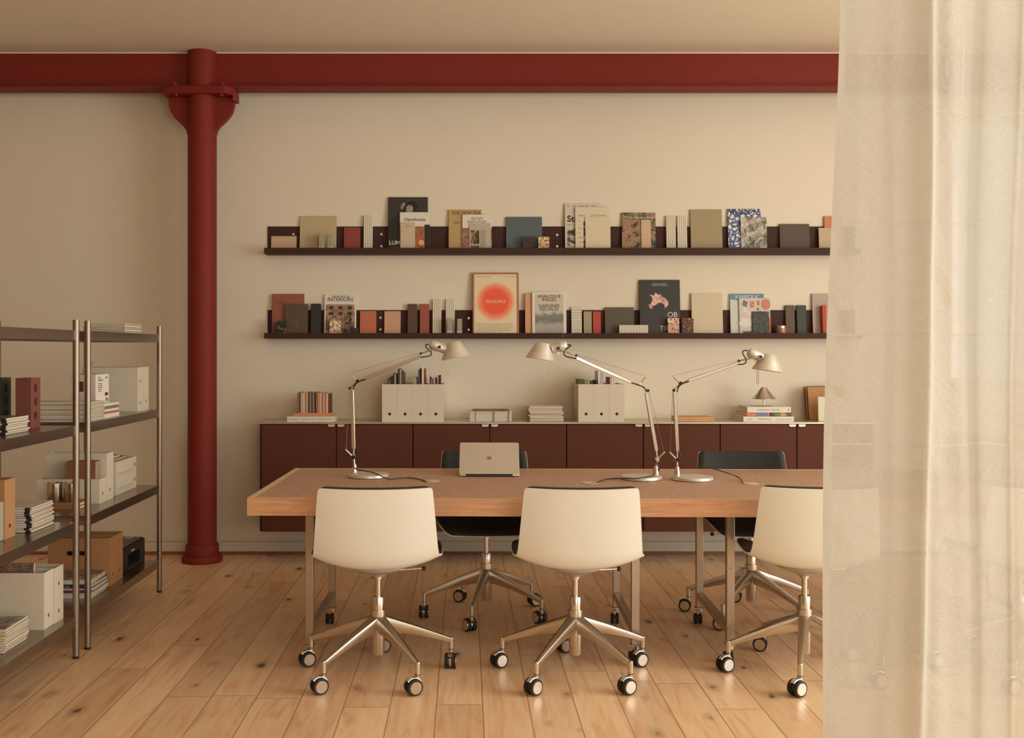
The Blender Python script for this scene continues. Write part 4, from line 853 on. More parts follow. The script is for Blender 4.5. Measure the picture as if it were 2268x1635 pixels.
# ------------------------------------------------------------------ steel racks at the left
RX0, RX1 = -2.139, -1.727
SH = [1.4565, 1.035, .6077, .1876]
def rack(lab, y0, y1):
    t = thing('shelving_unit', lab, 'shelving unit', (0, y0, 0), 0, 'stainless steel racks')
    Ly = y1 - y0
    for x in (RX0, RX1):
        for yy in (0, Ly):
            p = MB().cyl((x, yy, .012), (x, yy, 1.503), .0142, n=28).build('post', M_rack, t)
            MB().cyl((x, yy, 0), (x, yy, .013), .0135, n=20).build('foot', M_rubber, p, label='black rubber foot')
    for k, zt2 in enumerate(SH):
        a = .0155; m = MB()
        m.box((RX0 - .004, a, zt2 - .002), (RX1 + .004, Ly - a, zt2))
        m.box((RX1 + .002, a, zt2 - .0445), (RX1 + .004, Ly - a, zt2 - .002)).box((RX0 - .004, a, zt2 - .0445), (RX0 - .002, Ly - a, zt2 - .002))
        m.box((RX0 + .016, a, zt2 - .0445), (RX1 - .016, a + .002, zt2 - .002)).box((RX0 + .016, Ly - a - .002, zt2 - .0445), (RX1 - .016, Ly - a, zt2 - .002))
        m.box((RX1 - .016, a + .002, zt2 - .0445), (RX1 + .002, a + .004, zt2 - .002)).box((RX1 - .016, Ly - a - .004, zt2 - .0445), (RX1 + .002, Ly - a - .002, zt2 - .002))
        m.build('shelf', M_tray, t, bevel=.0008)
rack('stainless rack nearer the camera, cut by the left frame edge', 3.495, 4.61)
rack('stainless rack standing beyond the nearer one, beside the red column', 4.752, 5.867)
A, B, C_, D = [v + .0004 for v in SH]
magw = M_paper
# far rack, top
stack(5, 'magazine', 'magazine', 'thick magazine on the top shelf of the far rack, %s', 'magazines on top of the rack', -1.905, 5.635, A, .215, .29, .0106, [c('beige_cover', P(186, 158, 126, .8)), M_paper], spine='+x', jit=.003, rj=.01, seed=8)
# far rack, second shelf
for i, (yy, lab) in enumerate([(5.675, 'nearer'), (5.775, 'farther')]):
    for k in range(2):
        if i == 1 and k == 1: continue
        hh = .1195 if i == 0 else .24
        file_box(['%s cream box of the stacked pair on the far rack' % ['lower', 'upper'][k], 'tall cream box behind the stacked pair, far rack'][i], (-1.929, yy, B + .1200 * k), R(90), w_=.098, d_=.31, h_=hh, open_top=False, hole_z=.045 if i == 0 else .05)
t = thing('printed_carton', 'white carton with small grey text and a maroon label on the far rack', 'box', (-1.862, 5.155, B))
MB().box((-.061, -.095, 0), (.061, .095, .214)).build('carton', c('pale_grey_card', P(186, 166, 144, .75)), t, bevel=.001)
MB().box((.0612, -.094, .001), (.0618, .094, .213)).build('front_label', c('white_card', P(222, 204, 180, .85)), t, label='white printed front')
MB().box((.0620, .035, .106), (.0624, .080, .121)).box((-.02, -.0958, .13), (.004, -.0952, .18)).build('maroon_patch', c('maroon_print', P(96, 36, 32, .8)), t)
lettering('RETAIL\nSHOWROOM', .013, M_inkg, t, (.0625, -.062, .193), rot=(R(90), 0, R(90)), sx=.9); lettering('#0001', .013, M_inkg, t, (.0625, .04, .193), rot=(R(90), 0, R(90)))
lettering('A small carton of\nsamples made by\nhand and kept for\nlater reference\nin the studio', .0095, M_inkg, t, (.0625, -.062, .165), rot=(R(90), 0, R(90)), sx=.9)
lettering('Bêc', .028, M_ink, t, (.0625, .045, .078), rot=(R(90), 0, R(90)))
m = MB().prism([(-.03, 0), (.012, 0), (.004, .018), (.018, .062), (-.024, .062)], -.012, .012)
tag(m.build('folded_card', c('taupe_card', P(150, 124, 104, .75)), None, loc=(-1.845, 5.10, B + .2150)), 'taupe folded card standing on the white carton', 'card')
stack(12, 'magazine', 'magazine', 'pale-spined magazine in the wide stack on the far rack, %s', 'wide magazine stack on the far rack', -1.893, 4.912, B, .30, .235, .0071, [M_paper, MC['beige_cover'], M_paper], jit=.003, rj=.012, seed=9)
c('red_white_cover', P(176, 100, 76, .8)); c('olive_cover2', P(120, 106, 74, .8))
for i, (cc, hh, nmm) in enumerate([(M_paper, .010, 'white book at the bottom'), (M_paper, .009, 'thin white book, second from bottom,'), (MC['red_white_cover'], .012, 'red-spined book'), (M_paper, .011, 'white book just above the red-spined one'), (MC['olive_cover2'], .015, 'olive-spined book'), (M_paper, .012, 'white book on top')]):
    zz = B + [0, .0104, .0198, .0322, .0436, .0590][i]
    book('book', nmm + ' in the low stack before the white carton', 'book', -1.772, 5.15 + .004 * (i % 3), zz + .0002, .028 + .002 * (i % 2), .255 - .006 * i, hh, cc, M_page, '+x', group='low book stack')
# far rack, third shelf
t = thing('drawer_box', 'cream cardboard two-drawer box on the third shelf of the far rack', 'drawer box', (-1.968, 5.588, C_))
MB().box((-.152, -.168, 0), (.146, .168, .174)).build('case', M_box, t, bevel=.001)
for k in range(2):
    d = MB().box((.1462, -.158, .010 + k * .080), (.1490, .158, .082 + k * .080)).build('drawer', M_box, t, bevel=.001)
    MB().box((.1492, .105, .040 + k * .08), (.1500, .150, .062 + k * .08)).build('label_holder', c('grey_label', P(172, 156, 128, .85)), d)
    MB().box((.1492, -.150, .030 + k * .08), (.1500, .10, .033 + k * .08)).box((.1492, -.150, .020 + k * .08), (.1500, .10, .0215 + k * .08)).build('pull_strip', c('card_fold', P(160, 142, 112, .85)), d)
for i, (lab, cc, dx, dy, ww) in enumerate([('tan notebook on the drawer box, lowest of three', P(150, 100, 66, .75), 0, .02, .15), ('pale notebook on the drawer box, middle of three', P(196, 160, 120, .75), -.01, -.02, .14), ('brown notebook on the drawer box, top of three', P(120, 80, 54, .75), -.03, -.07, .1)]):
    book('notebook', lab, 'notebook', -1.93 + dx, 5.57 + dy, C_ + .1745 + i * .0104, ww, .20 - .03 * i, .010, c('nb_cover_%d' % i, cc), M_page, '-y')
file_box('tall open cream file box in the middle of the far rack', (-1.960, 5.283, C_), R(90))
file_box('half-height cream file box holding the terracotta spiral notebooks', (-1.963, 5.184, C_), R(90), h_=.1215, hole_z=.045)
for i in range(4):
    t = thing('spiral_notebook', 'terracotta spiral notebook in the half-height box, %s' % ['nearest the camera', 'second from the camera', 'third from the camera', 'farthest from the camera'][i], 'notebook', (-1.9, 5.150 + .0215 * i, C_ + .0035), 0, 'terracotta spiral notebooks')
    MB().box((-.074, -.0075, 0), (.070, -.0035, .205)).build('cover', c('terracotta_nb', P(140, 82, 58, .85), noise=.05), t)
    MB().box((-.072, -.0033, .001), (.070, .007, .203)).build('pages', M_page, t)
    m = MB()
    for k in range(24): zz = .006 + k * .0083; m.tube([(.071 + .006 * math.cos(a), .009 * math.sin(a), zz) for a in [R(q) for q in range(-140, 150, 48)]], .0009, n=5)
    m.build('spiral', M_brush, t)
for i in range(2): book('notebook', '%s cream-edged brown notebook under the two steel cups' % ['lower', 'upper'][i], 'notebook', -1.925, 5.025, C_ + .0160 * i, .17, .13, .0155, c('nb_brown', P(150, 100, 68, .85)), c('cream_pages', P(222, 196, 150, .85)), '-y', group='cream-edged notebooks')
for i, px in enumerate((121.5, 158)):
    t = thing('steel_cup', '%s of the two shiny steel cups on the far rack' % ['left', 'right'][i], 'cup', ((px - CX) * 4.995 / F, 4.998, C_ + .0320), 0, 'steel cups')
    MB().lathe([(0, 0), (.035, 0), (.0365, .002), (.0365, .09), (.0355, .09), (.0355, .004), (0, .004)], n=36).build('cup_body', M_chrome, t)
# far rack, bottom
file_box('kraft file box at the bottom of the far rack, the one beside the black printer', (-1.932, 5.344, D), R(90), m=M_kraft, group='kraft file boxes')
file_box('kraft file box with a hand hole in its side, far rack bottom', (-1.930, 5.2375, D), R(90), m=M_kraft, slot=-1, group='kraft file boxes')
t = thing('printer', 'black inkjet printer at the bottom of the far rack', 'printer', (-1.95, 5.64, D))
Mpr = mat('printer_black', (.020, .018, .017), rough=.38)
body = [(-.155, 0), (.150, 0), (.150, .115), (.135, .128), (-.155, .132)]
m = MB()
m.box((-.155, -.185, 0), (.06, .185, .13)).box((.06, -.185, 0), (.155, -.105, .1299)).box((.06, .115, 0), (.155, .185, .1299)).box((.06, -.105, .085), (.155, .115, .1299)).box((.06, -.105, 0), (.155, .115, .012))
m.build('body', Mpr, t, bevel=.006)
MB().box((-.15, -.18, .1305), (.145, .18, .1350)).build('lid', Mpr, t, bevel=.003)
MB().box((.04, -.10, .0125), (.15, .11, .018)).build('paper_tray', mat('tray_grey', (.05, .046, .042), rough=.3), t)
MB().box((.06, .12, .1352), (.10, .155, .1357)).build('sticker', c('beige_sticker', P(190, 170, 130, .7)), t)
lettering('Canon', .020, M_inkw, t, (.1555, -.055, .095), rot=(R(90), 0, R(90)), bold=.0003)
for i, (cc, hh, dx, dy, nmm) in enumerate([(M_paper, .012, 0, 0, 'white magazine at the bottom'), (M_paper, .014, .005, .004, 'white magazine, second from the bottom'), (c('wine_spine', P(120, 44, 46, .7)), .010, 0, -.006, 'wine-red magazine'), (M_paper, .010, .006, .006, 'white magazine above the wine-red one'), (c('navy_spine', P(40, 50, 82, .7)), .019, 0, 0, 'navy-blue magazine with yellow letters'), (M_paper, .020, -.004, 0, 'dark-pictured magazine on top')]):
    zz = D + [0, .0123, .0266, .0369, .0472, .0665][i]
    o = book('magazine', nmm + ' of the loose stack, bottom of the far rack', 'magazine', -1.905 + dx, 5.045 + dy, zz, .255, .22, hh, cc, M_page, '-y', rz=[.02, -.03, .01, .05, -.01, .03][i])
    if i == 4: lettering('Freunde', .014, c('yellow_ink', P(210, 160, 60, .8)), o, (-.02, -.1105, .004)); lettering('2', .014, MC['yellow_ink'], o, (.10, -.1105, .004))
    if i == 5: MB().box((-.125, -.108, .0201), (.125, .108, .0206)).build('cover_picture', photo('grey_cover_picture', [(.35, P(60, 50, 44, .7)), (.5, P(110, 96, 84, .7)), (.6, P(190, 170, 146, .7))], 14), o)
# near rack
def brick(lab, x, y, cc):
    t = thing('brick', lab, 'brick', (x, y, B))
    m = MB(); xw, yw, hh = .0325, .049, .2145
    bm = bmesh.new(); es = []
    def loop(pts):
        vv = [bm.verts.new(p) for p in pts]; return [bm.edges.new((vv[i], vv[(i + 1) % len(vv)])) for i in range(len(vv))]
    rect = [(0, -yw, 0), (0, yw, 0), (0, yw, hh), (0, -yw, hh)]
    circs = [[(0, .0165 * math.cos(a), zc + .0185 * math.sin(a)) for a in [2 * math.pi * i / 20 for i in range(20)]] for zc in (.052, .112, .170)]
    es = loop(rect)
    for q in circs: es += loop(q)
    bmesh.ops.triangle_fill(bm, edges=es, use_beauty=True); bm.verts.index_update()
    V = [v.co.copy() for v in bm.verts]; Fs = [tuple(v.index for v in f.verts) for f in bm.faces]; bm.free()
    for xx in (-xw, xw): m.add([(xx, v.y, v.z) for v in V], Fs)
    for pts in [rect] + circs:
        k = len(pts); m.add([(-xw, p[1], p[2]) for p in pts] + [(xw, p[1], p[2]) for p in pts], [(i, (i + 1) % k, k + (i + 1) % k, k + i) for i in range(k)])
    m.build('brick_body', cc, t)
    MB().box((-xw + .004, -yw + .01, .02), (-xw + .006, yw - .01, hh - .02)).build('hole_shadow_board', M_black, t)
brick('red brick with three round holes standing on end on the near rack', -1.872, 4.4485, mat('red_brick', P(122, 68, 54, .95), rough=.85, noise=.12, nscale=120, bump=.5))
brick('dark green brick with round holes cut by the left frame edge', -2.0125, 4.48, mat('green_brick', P(62, 60, 46, .9), rough=.8, noise=.15, nscale=120, bump=.5))
Mlab = c('black_spine_label', (.012, .011, .011))
def labelled(n, lab, group, cx_, cy_, z0, wd, dp, tt, seed, xoff):
    ms, zt3 = stack(n, 'magazine', 'magazine', lab, group, cx_, cy_, z0, wd, dp, tt, [M_paper, c('grey_cover3', P(190, 170, 148, .7)), M_paper], jit=.005, rj=.02, seed=seed, overhang=.001)
    for i, o in enumerate(ms):
        t = tt[i % len(tt)] if isinstance(tt, (list, tuple)) else tt
        MB().box((wd / 2 - .034 + xoff, -dp / 2 - .0006, 0), (wd / 2 - .012 + xoff, -dp / 2 - .0001, t)).build('spine_label', Mlab, o, label='black spine label')
    return ms
ms = labelled(7, 'black-labelled magazine in front of the bricks, %s', 'black-labelled magazines by the bricks', -1.935, 4.165, B, .29, .205, [.009, .0082, .0095], 21, .008)
MB().box((-.14, -.10, .0092), (.14, .10, .0096)).build('cover_picture', photo('dusk_cover', [(.4, P(70, 60, 54, .7)), (.6, P(130, 112, 96, .7))], 6), ms[-1])
ms = labelled(11, 'black-labelled magazine of the tall third-shelf stack, %s', 'tall black-labelled magazine stack', -1.95, 4.438, C_, .295, .225, [.0095, .0085, .0090], 22, .004)
file_box('kraft file box on the third shelf of the near rack', (-1.998, 4.205, C_), R(90), m=M_kraft, group='kraft file boxes')
t = thing('low_carton', 'low sage-cream carton in front of the kraft file box at the left frame edge', 'box', (-1.955, 4.085, C_))
MB().box((-.12, -.065, 0), (.112, .065, .157)).build('carton', c('sage_card', P(176, 162, 134, .95)), t, bevel=.004)
file_box('tall open cream file box at the bottom of the near rack, nearest the camera', (-1.930, 4.4275, D), R(90))
file_box('lower of two stacked half-height cream boxes on the near rack', (-1.925, 4.527, D), R(90), h_=.119, open_top=False, hole_z=.045)
file_box('upper of two stacked half-height cream boxes on the near rack', (-1.925, 4.527, D + .1195), R(90), h_=.119, hole_z=.045)
for i, (lab, cc, hh, yy) in enumerate([('brown textured magazine rising out of the near cream box', photo('bark_cover', [(.4, P(60, 42, 34, .62)), (.6, P(140, 110, 90, .62))], 40, stretch=(1, 1, 5)), .272, 4.415), ('white magazine behind the brown textured one in the near cream box', M_paper, .268, 4.4265), ('pink-edged magazine behind the white one in the near cream box', c('pink_edge', P(196, 90, 96, .7)), .266, 4.437)]):
    tag(MB().box((-.12, -.004, 0), (.095, .004, hh)).build('magazine', cc, None, loc=(-1.93, yy, D + .0035), rot=(0, 0, 0)), lab, 'magazine')
ms, _z = stack(10, 'magazine', 'magazine', 'yellowed magazine stacked at the bottom left, %s', 'yellowed magazines at the bottom left', -1.93, 4.145, D, .29, .215, [.0085, .0092], [c('yellowed', P(206, 180, 140, .75)), M_paper], jit=.005, rj=.02, seed=31, spine='-y', overhang=.0012)
MB().box((-.138, -.10, .0093), (.138, .10, .0097)).build('cover_picture', photo('dark_landscape_cover', [(.35, P(50, 44, 38, .62)), (.5, P(110, 98, 82, .62)), (.6, P(170, 150, 124, .62))], 10), ms[-1])

# ------------------------------------------------------------------ the long desk
TA = -.021                         # the desk stands a touch askew
T0 = (-.927, 4.415)                # its front left corner
dk = thing('work_table', 'long wheeled desk with brown linoleum top and cherry edge', 'table', (T0[0], T0[1], 0), TA)
TL, TD, TZ_ = 3.9, 1.105, .74
e = .030
MB().box((e, .012, TZ_ - .022), (TL - e, TD - .012, TZ_ - .0004)).build('desktop', M_cork, dk)
m = MB().box((0, 0, TZ_ - .075), (TL, .012, TZ_)).box((0, TD - .012, TZ_ - .075), (TL, TD, TZ_)).box((0, .012, TZ_ - .075), (.014, TD - .012, TZ_ - .001)).box((TL - .014, .012, TZ_ - .075), (TL, TD - .012, TZ_ - .001))
m.build('edge_band', M_edge, dk)
MB().box((.0, .0, TZ_ + .0001), (TL, .005, TZ_ + .0012)).box((0, TD - .005, TZ_ + .0001), (TL, TD, TZ_ + .0012)).box((0, .005, TZ_ - .0008), (e - .0002, TD - .005, TZ_ + .0002)).box((TL - e + .0002, .005, TZ_ - .0008), (TL, TD - .005, TZ_ + .0002)).build('lip', M_edgel, dk)
def caster(parent, loc, rz, r=.0315, post=.115, name='caster'):
    """twin-wheel caster; wheel axis along local y, wheels trailing along -x; loc is the pivot on the floor"""
    m = MB(); tx = -.018
    m.cyl((0, 0, .079), (0, 0, post), .0105, n=18, mi=0)
    m.cyl((0, 0, .0765), (0, 0, .079), .0118, n=18, mi=1)
    m.cyl((0, 0, .052), (0, 0, .0765), .0095, n=16, mi=2)
    for s_ in (-1, 1):
        y0, y1 = s_ * .0058, s_ * .0235
        m.cyl((tx, y0, r + .001), (tx, y1, r + .001), r, n=36, mi=1)
        m.cyl((tx, y1, r + .001), (tx, y1 + s_ * .0022, r + .001), r * .80, r * .77, n=32, mi=2)
    m.cyl((tx, -.0054, r + .001), (tx, .0054, r + .001), r * .78, n=28, mi=2)
    m.lathe([(0, -.005), (.0, -.005)], n=4) if False else None
    arc = [(tx + (r + .0035) * math.cos(R(a)), 0, r + .001 + (r + .0035) * math.sin(R(a))) for a in range(35, 150, 15)]
    for s_ in (-.007, 0, .007): m.tube([(p[0], s_, p[2]) for p in arc], .0036, n=8, mi=2)
    return m.build(name, [M_brush, M_rubber, M_chrome], parent, loc=loc, rot=(0, 0, rz))
ca, sa = math.cos(TA), math.sin(TA)
def desk_local(X, Y): dx, dy = X - T0[0], Y - T0[1]; return (dx * ca + dy * sa, -dx * sa + dy * ca)
q = .0172
for i, (X, ) in enumerate([(-.68,), (.745,), (1.161,), (2.62,)]):
    lx, ly = desk_local(X, 4.552); f_ = bpy.data.objects.new('trestle', None); COL.objects.link(f_); f_.parent = dk; f_.location = (lx, ly, 0)
    for yy in (0, .655):
        MB().box((-q, yy - q, .080), (q, yy + q, TZ_ - .0225)).build('leg', M_steel, f_, bevel=.002)
        pl = MB().box((-.021, yy - .021, .0755), (.021, yy + .021, .0798)).cyl((0, yy, .060), (0, yy, .0755), .017, n=20).build('swivel_plate', M_chrome, f_)
        m = MB(); wx = -.01
        for s_ in (-1, 1): m.cyl((wx + s_ * .005, yy - .01, .026), (wx + s_ * .018, yy - .01, .026), .0255, n=28, mi=1)
        m.box((wx - .004, yy - .018, .026), (wx + .004, yy + .008, .062)); m.box((wx - .012, yy - .035, .030), (wx + .012, yy - .028, .044), 1)
        m.build('caster', [M_chrome, M_rubber], f_, label='black caster with a metal swivel')
    MB().box((-q * .95, q, .124), (q * .95, .655 - q, .158)).build('stretcher', M_steel, f_, bevel=.002)
    MB().box((-q * .95, q, TZ_ - .0600), (q * .95, .655 - q, TZ_ - .0230)).build('top_rail', M_steel, f_)
    for zz in (.415,): MB().cyl((0, -q - .0006, zz), (0, -q - .0001, zz), .0052, n=16).cyl((0, -q - .001, zz), (0, -q - .0006, zz), .0026, n=12, mi=1).build('rivet', [M_paper, M_black], f_)
for px, py, a in ((955, 1066, .3), (1307.5, 1070, -.2), (1660, 1071.5, .2), (2010, 1073, 0)):
    X, Y, Z = onz(px, py, TZ_); lx, ly = desk_local(X, Y)
    m = MB().cyl((0, 0, 0), (0, 0, .0022), .0415, n=48); m.box((-.032, -.006, .0021), (-.002, .006, .0025), 1)
    m.build('cable_disc', [M_disc, c('slot_shadow', P(120, 84, 52))], dk, loc=(lx, ly, TZ_ + .0002), rot=(0, 0, a + (math.pi if px == 1307.5 else 0)), label='round beech cable cover')

# ------------------------------------------------------------------ chairs
prof = [(.238, .448, .222, .036), (.230, .464, .238, .040), (.19, .475, .252, .045), (.11, .479, .265, .050), (0, .477, .272, .056), (-.10, .473, .271, .058), (-.165, .476, .266, .057), (-.210, .492, .259, .054), (-.236, .526, .254, .047), (-.251, .575, .249, .040), (-.265, .645, .243, .034), (-.280, .725, .236, .030), (-.292, .79, .230, .027), (-.297, .816, .226, .026)]
def sheet(off, thick, ws, i0=0.0, i1=1.0, nu=26, nv=76, corner=.030, edge=1.0, top=0.0, cfront=.05):
    Pp = [Vector((0, p[0], p[1])) for p in prof]; Wd = [Vector((p[2], p[3], 0)) for p in prof]
    cp = crom(Pp, 8); cw_ = crom(Wd, 8)
    L_ = [0]
    for a, b in zip(cp, cp[1:]): L_.append(L_[-1] + (b - a).length)
    T_ = L_[-1]
    def at(s_):
        s_ = min(max(s_, 0), T_)
        for k in range(len(L_) - 1):
            if L_[k + 1] >= s_:
                f = (s_ - L_[k]) / max(1e-9, L_[k + 1] - L_[k]); return cp[k].lerp(cp[k + 1], f), cw_[k].lerp(cw_[k + 1], f), (cp[k + 1] - cp[k]).normalized()
    rows = []
    for j in range(nv + 1):
        q_ = (0, .0012, .004, .008, .014, .024)[j] if j < 6 else (1 - (0, .0012, .004, .008, .014, .024)[nv - j] if nv - j < 6 else .024 + (1 - .048) * (j - 5) / (nv - 10))
        s_ = T_ * (i0 + (i1 - i0) * q_); p, w_, _ = at(s_)
        t_ = (at(s_ + .012)[0] - at(s_ - .012)[0]).normalized()
        n_ = Vector((0, t_.z, -t_.y))      # towards the sitter
        if n_.z < 0 and n_.y < 0: n_ = -n_
        d0 = T_ * (i1 - i0) * q_; d1 = T_ * (i1 - i0) * (1 - q_); dm = min(d0, d1); wd = w_.x * ws; corner_ = cfront if d0 < d1 else corner
        if dm < corner_: wd -= corner_ - math.sqrt(max(0, corner_ ** 2 - (corner_ - dm) ** 2))
        if top and d1 < .0001: p = p + Vector((0, 0, top))
        rows.append((p, wd, w_.y, n_, w_.x))
    n = nu + 1; A_ = []; B_ = []
    for p, wd, dd, n_, wf in rows:
        for i in range(n):
            u = -1 + 2 * i / nu; x = u * wd; uu = abs(x) / wf
            base = p + n_ * (dd * uu ** 2.3 + off); base.x = x
            rnd = 1 - edge * max(0, (abs(u) - .9) / .1) ** 2
            A_.append(base); B_.append(base + n_ * thick * max(.15, rnd))
    k = len(rows); fs = []
    off_ = len(A_); m = MB()
    for j in range(k - 1):
        for i in range(nu):
            a = j * n + i; fs.append((a, a + 1, a + n + 1, a + n)); fs.append((off_ + a, off_ + a + n, off_ + a + n + 1, off_ + a + 1))
    for j in range(k - 1):
        for i in (0, nu): a = j * n + i; fs.append((a, a + n, off_ + a + n, off_ + a))
    for i in range(nu):
        for j in (0, k - 1): a = j * n + i; fs.append((a, a + 1, off_ + a + 1, off_ + a))
    m.add(A_ + B_, fs, 0, True)
    return m
def arm():
    """one cast leg along +x"""
    m = MB(); secs = []
    for x, zt, hgt, w_ in ((.018, .250, .078, .052), (.06, .234, .066, .046), (.14, .203, .048, .038), (.23, .166, .034, .030), (.305, .134, .026, .023), (.318, .128, .025, .021)):
        rows = [(-.5, -.30), (-.42, -.08), (-.22, 0), (.22, 0), (.42, -.08), (.5, -.30), (.28, -.92), (.14, -1), (-.14, -1), (-.28, -.92)]
        secs.append([(x, a * w_, zt + b * hgt) for a, b in rows])
    n = 10; V = [p for s_ in secs for p in s_]; fs = []
    for j in range(len(secs) - 1):
        for i in range(n): a = j * n + i; b = j * n + (i + 1) % n; fs.append((a, b, b + n, a + n))
    m.add(V, fs, 0, True); m.add(secs[0], [tuple(range(n))]); m.add(secs[-1], [tuple(reversed(range(n)))])
    m.cyl((.320, 0, .094), (.320, 0, .124), .0112, n=18).lathe([(.0112, .124), (.0095, .1275), (0, .129)], (.320, 0, 0), n=18)
    return m
_ch = {}
def chair(lab, X, Y, rz, star, swiv, lever=0.35):
    t = thing('office_chair', lab, 'chair', (X, Y, 0), rz, 'swivel office chairs')
    if not _ch:
        _ch['shell'] = sheet(-.004, .008, 1.0, corner=.010, edge=.2).build('shell', M_shellw, t)
        _ch['pad'] = sheet(.0048, .016, .988, .004, 1.0, corner=.014, edge=.75, top=.003).build('upholstery', M_pad, t)
        _ch['plate'] = MB().lathe([(.0, .412), (.026, .412), (.032, .420), (.075, .433), (.118, .452), (.124, .464), (0, .464)], n=40, sy=1.0).build('mounting_plate', M_greyp, t)
        lv = MB().tube([(.05, 0, .446), (.07, 0, .436), (.085, 0, .430), (.20, 0, .428)], .0042, n=10).build('lever', M_brush, t)
        MB().sphere((.205, 0, .428), .0105).build('knob', M_black, lv, label='black ball knob')
        _ch['lever'] = lv
        _ch['gas'] = MB().cyl((0, 0, .27), (0, 0, .4118), .0120, n=24).lathe([(.0190, .402), (.0190, .4125), (.0, .4125)], n=24).build('gas_column', M_chrome, t)
        _ch['sleeve'] = MB().lathe([(.0255, .272), (.0255, .322), (.0235, .326), (.0122, .326)], n=32).build('column_sleeve', M_chrome, t)
        _ch['hub'] = MB().lathe([(.0, .081), (.0245, .081), (.0265, .086), (.0290, .172), (.0300, .180), (.0318, .262), (.0310, .2715), (.0256, .2715)], n=36).build('hub', M_brush, t)
        _ch['arm'] = arm().build('leg', M_brush, t)
        objs = dict(_ch); new = False
        _ch['caster'] = caster(_ch['arm'], (.32, 0, 0), 0)
    else:
        for k in ('shell', 'pad', 'plate', 'lever', 'gas', 'sleeve', 'hub'): copy_tree(_ch[k], t)
    first = bool([o for o in t.children if o == _ch['arm']])
    legs = []
    for i in range(5):
        if i == 0 and first: l = _ch['arm']
        else: l = copy_tree(_ch['arm'], t)
        a = R(star[i]) - rz; l.rotation_euler = (0, 0, a); legs.append(l)
        for ch in l.children: ch.rotation_euler = (0, 0, R(swiv[i]) - rz - a)
    lv = [o for o in t.children if o.name.startswith('lever')][0]; lv.rotation_euler = (0, 0, lever)
    return t
chair('white-backed office chair, leftmost of those on the near side of the desk', (838 - CX) / 522, F / 522 - .008, .04, [-128, -56, 16, 88, 160], [30, 28, 84, 25, 32])
chair('white-backed office chair in the middle of the near side of the desk', (1274 - CX) / 522, F / 522 - .008, -.015, [-125, -53, 19, 91, 163], [42, 30, 28, 30, 34])
chair('white-backed office chair partly hidden by the curtain edge', (1782 - CX) / 521, F / 521, -.11, [-111, -39, 33, 105, 177], [30, 14, 20, -20, 26])
chair('charcoal office chair behind the laptop, facing the camera', (1077 - CX) / 430, F / 430, math.pi + .02, [-104, -32, 40, 112, 184], [-62, -64, -155, -22, 88], lever=2.9)
chair('charcoal office chair on the far side of the desk, behind the right lamp', (1664 - CX) / 432, F / 432, math.pi - .07, [-130, -58, 14, 86, 158], [-15, 20, 14, -20, -15], lever=.15)
chair('white-backed office chair dimly visible through the curtain', 2.36, 4.42, -.08, [-121, -49, 23, 95, 167], [14, 14, 14, 20, 20])

# ------------------------------------------------------------------ laptops
def laptop(lab, X, Y, rz, lidw, ang):
    t = thing('laptop', lab, 'laptop', (X, Y, TZ_ + .0014), rz)
    W_, D_ = lidw, lidw * .70
    def rr(x0, y0, x1, y1, r_):
        pts = []
        for cx_, cy_, a0 in ((x1 - r_, y1 - r_, 0), (x0 + r_, y1 - r_, 90), (x0 + r_, y0 + r_, 180), (x1 - r_, y0 + r_, 270)):
            for k in range(5): a = R(a0 + 22.5 * k); pts.append((cx_ + r_ * math.cos(a), cy_ + r_ * math.sin(a)))
        return pts
    Ml = mat('laptop_aluminium', (.70, .64, .55), rough=.42, metal=.55, noise=.01)
    MB().prism(rr(-W_ / 2, 0, W_ / 2, D_, .010), .002, .011, axis='z').build('base', Ml, t, bevel=.0015)
    MB().prism(rr(-W_ / 2 + .02, .004, W_ / 2 - .02, .02, .003), 0, .002, axis='z').prism(rr(-W_ / 2 + .02, D_ - .02, W_ / 2 - .02, D_ - .004, .003), 0, .002, axis='z').build('foot', M_rubber, t)
    MB().box((-W_ / 2 + .034, -.0005, .003), (W_ / 2 - .034, .004, .0125)).build('hinge', M_black, t)
    MB().box((-W_ * .42, D_ * .12, .0111), (W_ * .42, D_ * .55, .0116)).build('keyboard', M_black, t)
    l = MB().prism(rr(-W_ / 2, 0, W_ / 2, D_, .010), 0, .005).build('lid', Ml, t, loc=(0, .002, .0118), rot=(-R(ang), 0, 0), bevel=.0012)
    MB().box((-W_ / 2 + .006, .0051, .008), (W_ / 2 - .006, .0056, D_ - .006)).build('screen', M_black, l)
    # the fruit mark: body with a bite and a leaf
    cz = D_ * .5; m = MB(); r_ = .0125; pts = []
    for k in range(40):
        a = 2 * math.pi * k / 40 + math.pi / 2; rad = r_ * (1 + .05 * math.cos(2 * a)); x = rad * math.cos(a) * 1.0; z_ = rad * math.sin(a) * 1.0
        if math.sin(a) > .6: z_ -= .0022 * math.exp(-(x / .0035) ** 2)
        if math.sin(a) < -.6: z_ += .0016 * math.exp(-(x / .003) ** 2)
        bx, bz, br = .0142, .0016, .0060
        dx, dz = x - bx, z_ - bz; dl = math.hypot(dx, dz)
        if dl < br: x, z_ = bx + dx / dl * br - .0004, bz + dz / dl * br
        pts.append((x, z_ + cz))
    m.prism(pts, -.0006, -.0001)
    lf = [(.0008, .0145), (.0012, .0178), (.0045, .0202), (.0048, .0170), (.0028, .0150)]
    m.prism([(a, b + cz) for a, b in lf], -.0006, -.0001)
    m.build('fruit_logo', mat('logo_mirror', (.42, .34, .26), rough=.25, metal=.7), l, label='dark mirrored fruit logo')
    return t
laptop('half-closed silver laptop seen from behind, centre of the desk', (1083.5 - CX) * 5.165 / F, 5.150, -.025, .3000, 47)
laptop('silver laptop dimly visible through the curtain', 2.44, 5.0, -.9, .31, 8)

